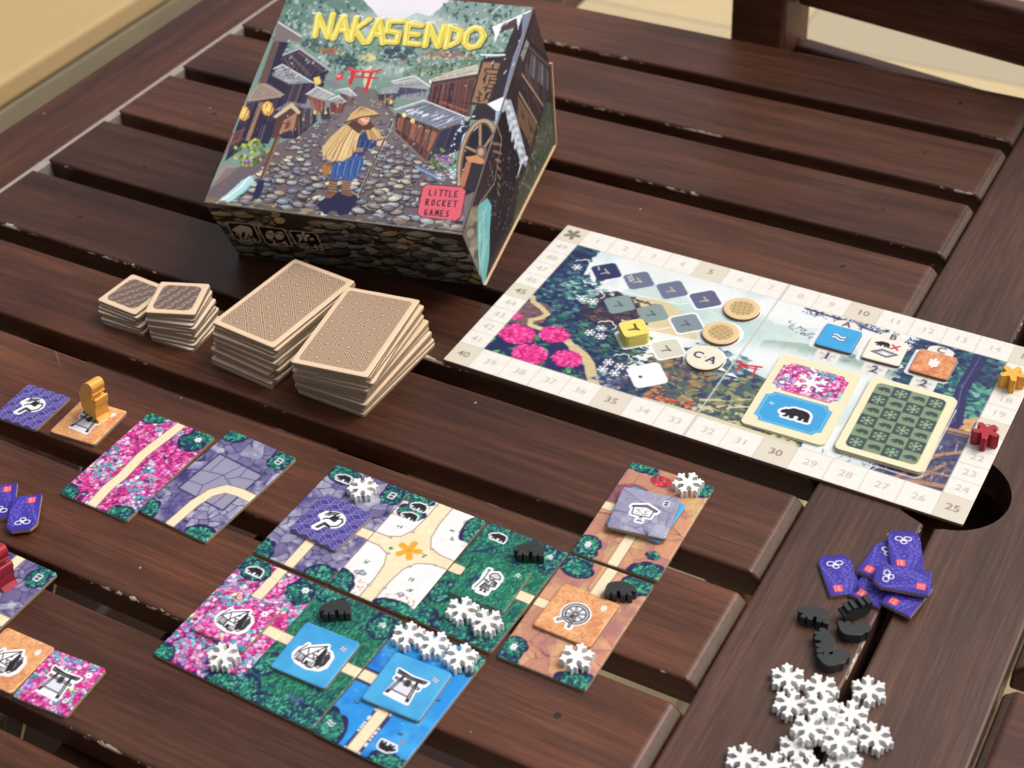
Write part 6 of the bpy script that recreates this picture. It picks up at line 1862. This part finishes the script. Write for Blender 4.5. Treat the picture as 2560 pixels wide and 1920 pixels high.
# cards, tokens and markers on the score board
ZB = 0.00202
def cards(n, loc, rz, w, h, face_cv, what, grp):
    core = core_mesh('card_core', w, h, 2.8, .26)
    face = grid_mesh('card_face', face_cv, r=2.8, roll=0)
    for i in range(n):
        top = i == n - 1
        o = link('playing_card', core, None, [M_CARD, M_CARD], (loc[0] + (0 if top else rnd.uniform(-.0006, .0006)), loc[1] + (0 if top else rnd.uniform(-.0006, .0006)), ZB + .00031 * i), rz + (0 if top else rnd.uniform(-.8, .8)))
        tag(o, '%s, %s' % (what, ordinal(i, n)), 'card', grp)
        if top:
            link('printed_face', face, o, [M_CARDP], (0, 0, .00028))
cards(4, (-.0874, .0294), 1.4, 44.4, 62.4, card_face(), 'cream card of the face-up pile', 'event cards on the board')
cards(8, (-.0371, .0306), 1.3, 44.8, 62.8, card_back(), 'cream-edged card of the green face-down pile', 'event cards on the board')
core20 = core_mesh('bonus_core', 20.6, 20.6, 1.6, 1.62)
for k, x, y, a, lb in (('A', -.0877, .0855, .7, 'bright blue square token with white waves below the letter A'), ('B', -.0615, .0856, 1.9, 'cream square token with bear and red cross below the letter B'), ('C', -.0351, .0856, .7, 'orange square token with a white ear of grain below the letter C')):
    piece('bonus_token', k_small(k), 20.6, 20.6, 1.6, (x, y), a, lb, 'token', 'square tokens on the board', core20, .002, edge=M_EDGEB)
disc = [(10.2 / 1000 * math.cos(i * math.pi / 24), 10.2 / 1000 * math.sin(i * math.pi / 24)) for i in range(48)]
core_r = poly_mesh('disc_core', disc, 0, .00165, .0002, 1, True)
fr1, fr0 = grid_mesh('disc_grid', k_round(1), 'disc', roll=.3), grid_mesh('disc_ca', k_round(0), 'disc', roll=.3)
for x, y, a, f, lb in ((-.1453, .0879, 12, fr1, 'round wood-coloured token with grid print, farther of two'), (-.1471, .0623, -28, fr1, 'round wood-coloured token with grid print, nearer of two'), (-.1460, .0381, -5, fr0, 'round cream token printed C+A')):
    piece('round_token', None, 20.6, 20.6, 0, (x, y), a, lb, 'token', 'round tokens on the board', core_r, .002, 2.0, f, M_EDGEB)
yl_mesh = poly_mesh('yellow_layer', rrect(.0143, .0143, .0024, 5), 0, .00142, .00025, 2, both=True)
for i in range(5):
    o = link('yellow_marker', yl_mesh, None, [M_YELLOW], (-.1889 + (i % 2) * .0002, .0393 - (i % 3) * .00015, ZB + .00144 * i), -47.7 + (i % 3) * .8)
    tag(o, 'square yellow marker, %s of the little stack on the board' % ordinal(i, 5), 'marker', 'stacked yellow markers')
    if i == 4:
        gp = [(-2.5, 3.9), (-0.9, 4.7), (1.6, 1.4), (4.8, -0.3), (4.4, -1.2), (2.1, -1.6), (-2.3, -4.2), (-2.8, -3.3), (0.5, -0.2)]
        link('cut_glyph', poly_mesh('cut_glyph', [(a / 1000 * .85, b / 1000 * .85) for a, b in gp], 0, .00004, 0), o, [M_GLYPH], (0, 0, .00142), 47.7)

# ---------------------------------------------------------------- wooden pieces
mm = lambda pts: [(x / 1000, y / 1000) for x, y in pts]
ME_FLAKE = poly_mesh('snowflake', mm(flake_pts(8.0)), 0, .0041, .00028, 2)
ME_BEAR = poly_mesh('bear', mm([((x - 6.85) * 1.06, (y - 3.7) * 1.16) for x, y in BEAR]), 0, .0052, .00028, 2)
ME_BEARF = poly_mesh('bear_mirrored', mm([((6.85 - x) * 1.06, (y - 3.7) * 1.16) for x, y in BEAR]), 0, .0052, .00028, 2)
ME_SAK = poly_mesh('blossom', mm(sakura_pts(6.9, 75)), 0, .0083, .00035, 2)
ME_SAKR = ME_SAK.copy()
def flake(x, y, z, a, lb, grp):
    tag(link('snowflake_piece', ME_FLAKE, None, [M_WHITE], (x, y, z), a), lb, 'snowflake', grp)
FT = .00206
for x, y, a, lb in ((-.2552, -.1323, 4, 'white snowflake above the bell token on the stone tile'), (-.1698, -.1800, 12, 'white snowflake farther left of two on the green pilgrim tile'), (-.1563, -.1813, -16, 'white snowflake nearer right of two on the green pilgrim tile'), (-.1106, -.1814, 8, 'white snowflake below the water wheel token'), (-.1129, -.0583, 0, 'white snowflake at the far corner of the notice-board tile'), (-.2508, -.2515, -10, 'white snowflake on the near end of the pink flower tile'), (-.1837, -.2041, 18, 'white snowflake leftmost of three on the blue water tile'), (-.1707, -.2034, -6, 'white snowflake in the middle of three on the blue water tile'), (-.1562, -.2044, 10, 'white snowflake rightmost of three on the blue water tile')):
    flake(x, y, FT, a, lb, 'snowflakes on the tiles')
for x, y, z, a, lb in ((-.0252, -.1494, 0, 25, 'loose snowflake at the top left of the heap'), (-.0107, -.1484, 0, 38, 'loose snowflake in the far row, right of the top left one'), (.0077, -.1404, 0, 22, 'loose snowflake lying apart at the far right of the heap, on the board gap'),
                       (-.0190, -.1622, 0, 8, 'loose snowflake on the left of the heap, second row'), (-.0058, -.1609, .0041, 3, 'loose snowflake riding on top in the second row'), (.0055, -.1560, 0, 14, 'loose snowflake right of the raised one in the second row'),
                       (-.0065, -.1741, .0041, 2, 'loose snowflake riding on top at the middle of the heap'), (.0180, -.1629, 0, 32, 'loose snowflake at the right edge of the heap'), (-.0086, -.1824, 0, 20, 'loose snowflake half under the raised middle one'),
                       (.0071, -.1746, .0041, 12, 'loose snowflake riding on top at the near right'), (-.0257, -.1975, 0, 16, 'loose snowflake at the near left of the heap'), (.0112, -.1805, 0, 6, 'loose snowflake under the raised near right one'),
                       (-.0134, -.1961, 0, 9, 'loose snowflake at the lower picture edge, second from the left'), (-.0002, -.1912, 0, 2, 'loose snowflake at the lower picture edge, third from the left'), (-.0001, -.1656, 0, 30, 'loose snowflake buried between the raised ones')):
    flake(x, y, z + .00005, a, lb, 'loose snowflakes on the cross boards')
def bear(x, y, z, a, lb, grp, me=ME_BEAR, rot=None):
    tag(link('bear_piece', me, None, [M_BLACK], (x, y, z), a, rot), lb, 'bear', grp)
bear(-.1602, -.1342, FT, 22.2, 'black wooden bear on the green pilgrim tile', 'bears on the tiles')
bear(-.1106, -.1375, FT, 22.7, 'black wooden bear on the orange water wheel tile', 'bears on the tiles', ME_BEARF)
bear(-.2216, -.2063, FT, 30.9, 'black wooden bear above the blue farmhouse token', 'bears on the tiles')
GB = 'loose bears on the cross boards'
bear(-.0280, -.1110, 0.00005, 6.4, 'black bear lying leftmost in the loose group', GB)
bear(-.0087, -.1110, 0.00005, 206.7, 'black bear lying legs up beside the bear on its back', GB)
bear(-.0184, -.1236, 0.00005, -62.8, 'black bear lying with its legs towards the left', GB)
bear(-.0106, -.1305, 0.00005, 228, 'black bear closest to the loose snowflakes', GB)
bear(-.0110, -.1018, 0.0044, 0, 'black bear on its back with feet up, between tags and loose bears', GB, ME_BEAR, (R(-90), 0, R(51)))
for m, x, y, a, lb in ((M_ORANGE, .0055, .0879, -3, 'orange wooden blossom on the right border of the score board'), (M_RED, .0060, .0374, -14, 'red wooden blossom on the right border of the score board')):
    me = ME_SAKR if m is M_RED else ME_SAK
    tag(link('blossom_piece', me, None, [m], (x, y, ZB), a), lb, 'score marker', 'blossom score markers')
SIL = [(0, 0), (-2.2, 2.2), (-1.3, 5.0), (-0.7, 9.3), (1.0, 11.6), (1.6, 13.4), (2.2, 16.4), (1.4, 16.9), (-.4, 15.2), (-1.6, 14.9), (-3.0, 16.2), (-1.4, 17.6), (.6, 18.5), (.9, 19.1), (-.3, 19.6), (1.2, 21.6), (1.8, 23.8), (1.3, 25.6), (0.0, 26.4), (-2.2, 26.2), (-4.6, 24.9), (-6.8, 23.0), (-8.6, 20.9), (-10.2, 18.7), (-11.2, 17.0), (-12.8, 15.2), (-13.8, 13.2), (-14.4, 11.2), (-14.0, 10.2), (-13.2, 9.4), (-14.2, 7.8), (-14.8, 6.0), (-15.0, 4.2), (-14.2, 2.8), (-12.8, 1.8), (-11.6, .2), (-8.2, 0.1), (-7.6, 1.0), (-5.4, 2.0), (-4.4, 1.0), (-4.0, 0)]
ME_PIL = poly_mesh('pilgrim', mm(SIL), -.0080, 0.0, .00035, 2, both=True)
ME_PILR = ME_PIL.copy()
for m, x, y, z, lb in ((M_ORANGE, -.4110, -.1497, .00206, 'orange wooden pilgrim figure standing on the orange shrine-gate token'), (M_RED, -.3694, -.2657, .00206, 'red wooden pilgrim figure at the left picture edge')):
    me = ME_PILR if m is M_RED else ME_PIL
    tag(link('pilgrim_figure', me, None, [m], (x, y, z), 0, (R(90), 0, R(-13.4))), lb, 'game figure', 'pilgrim figures')
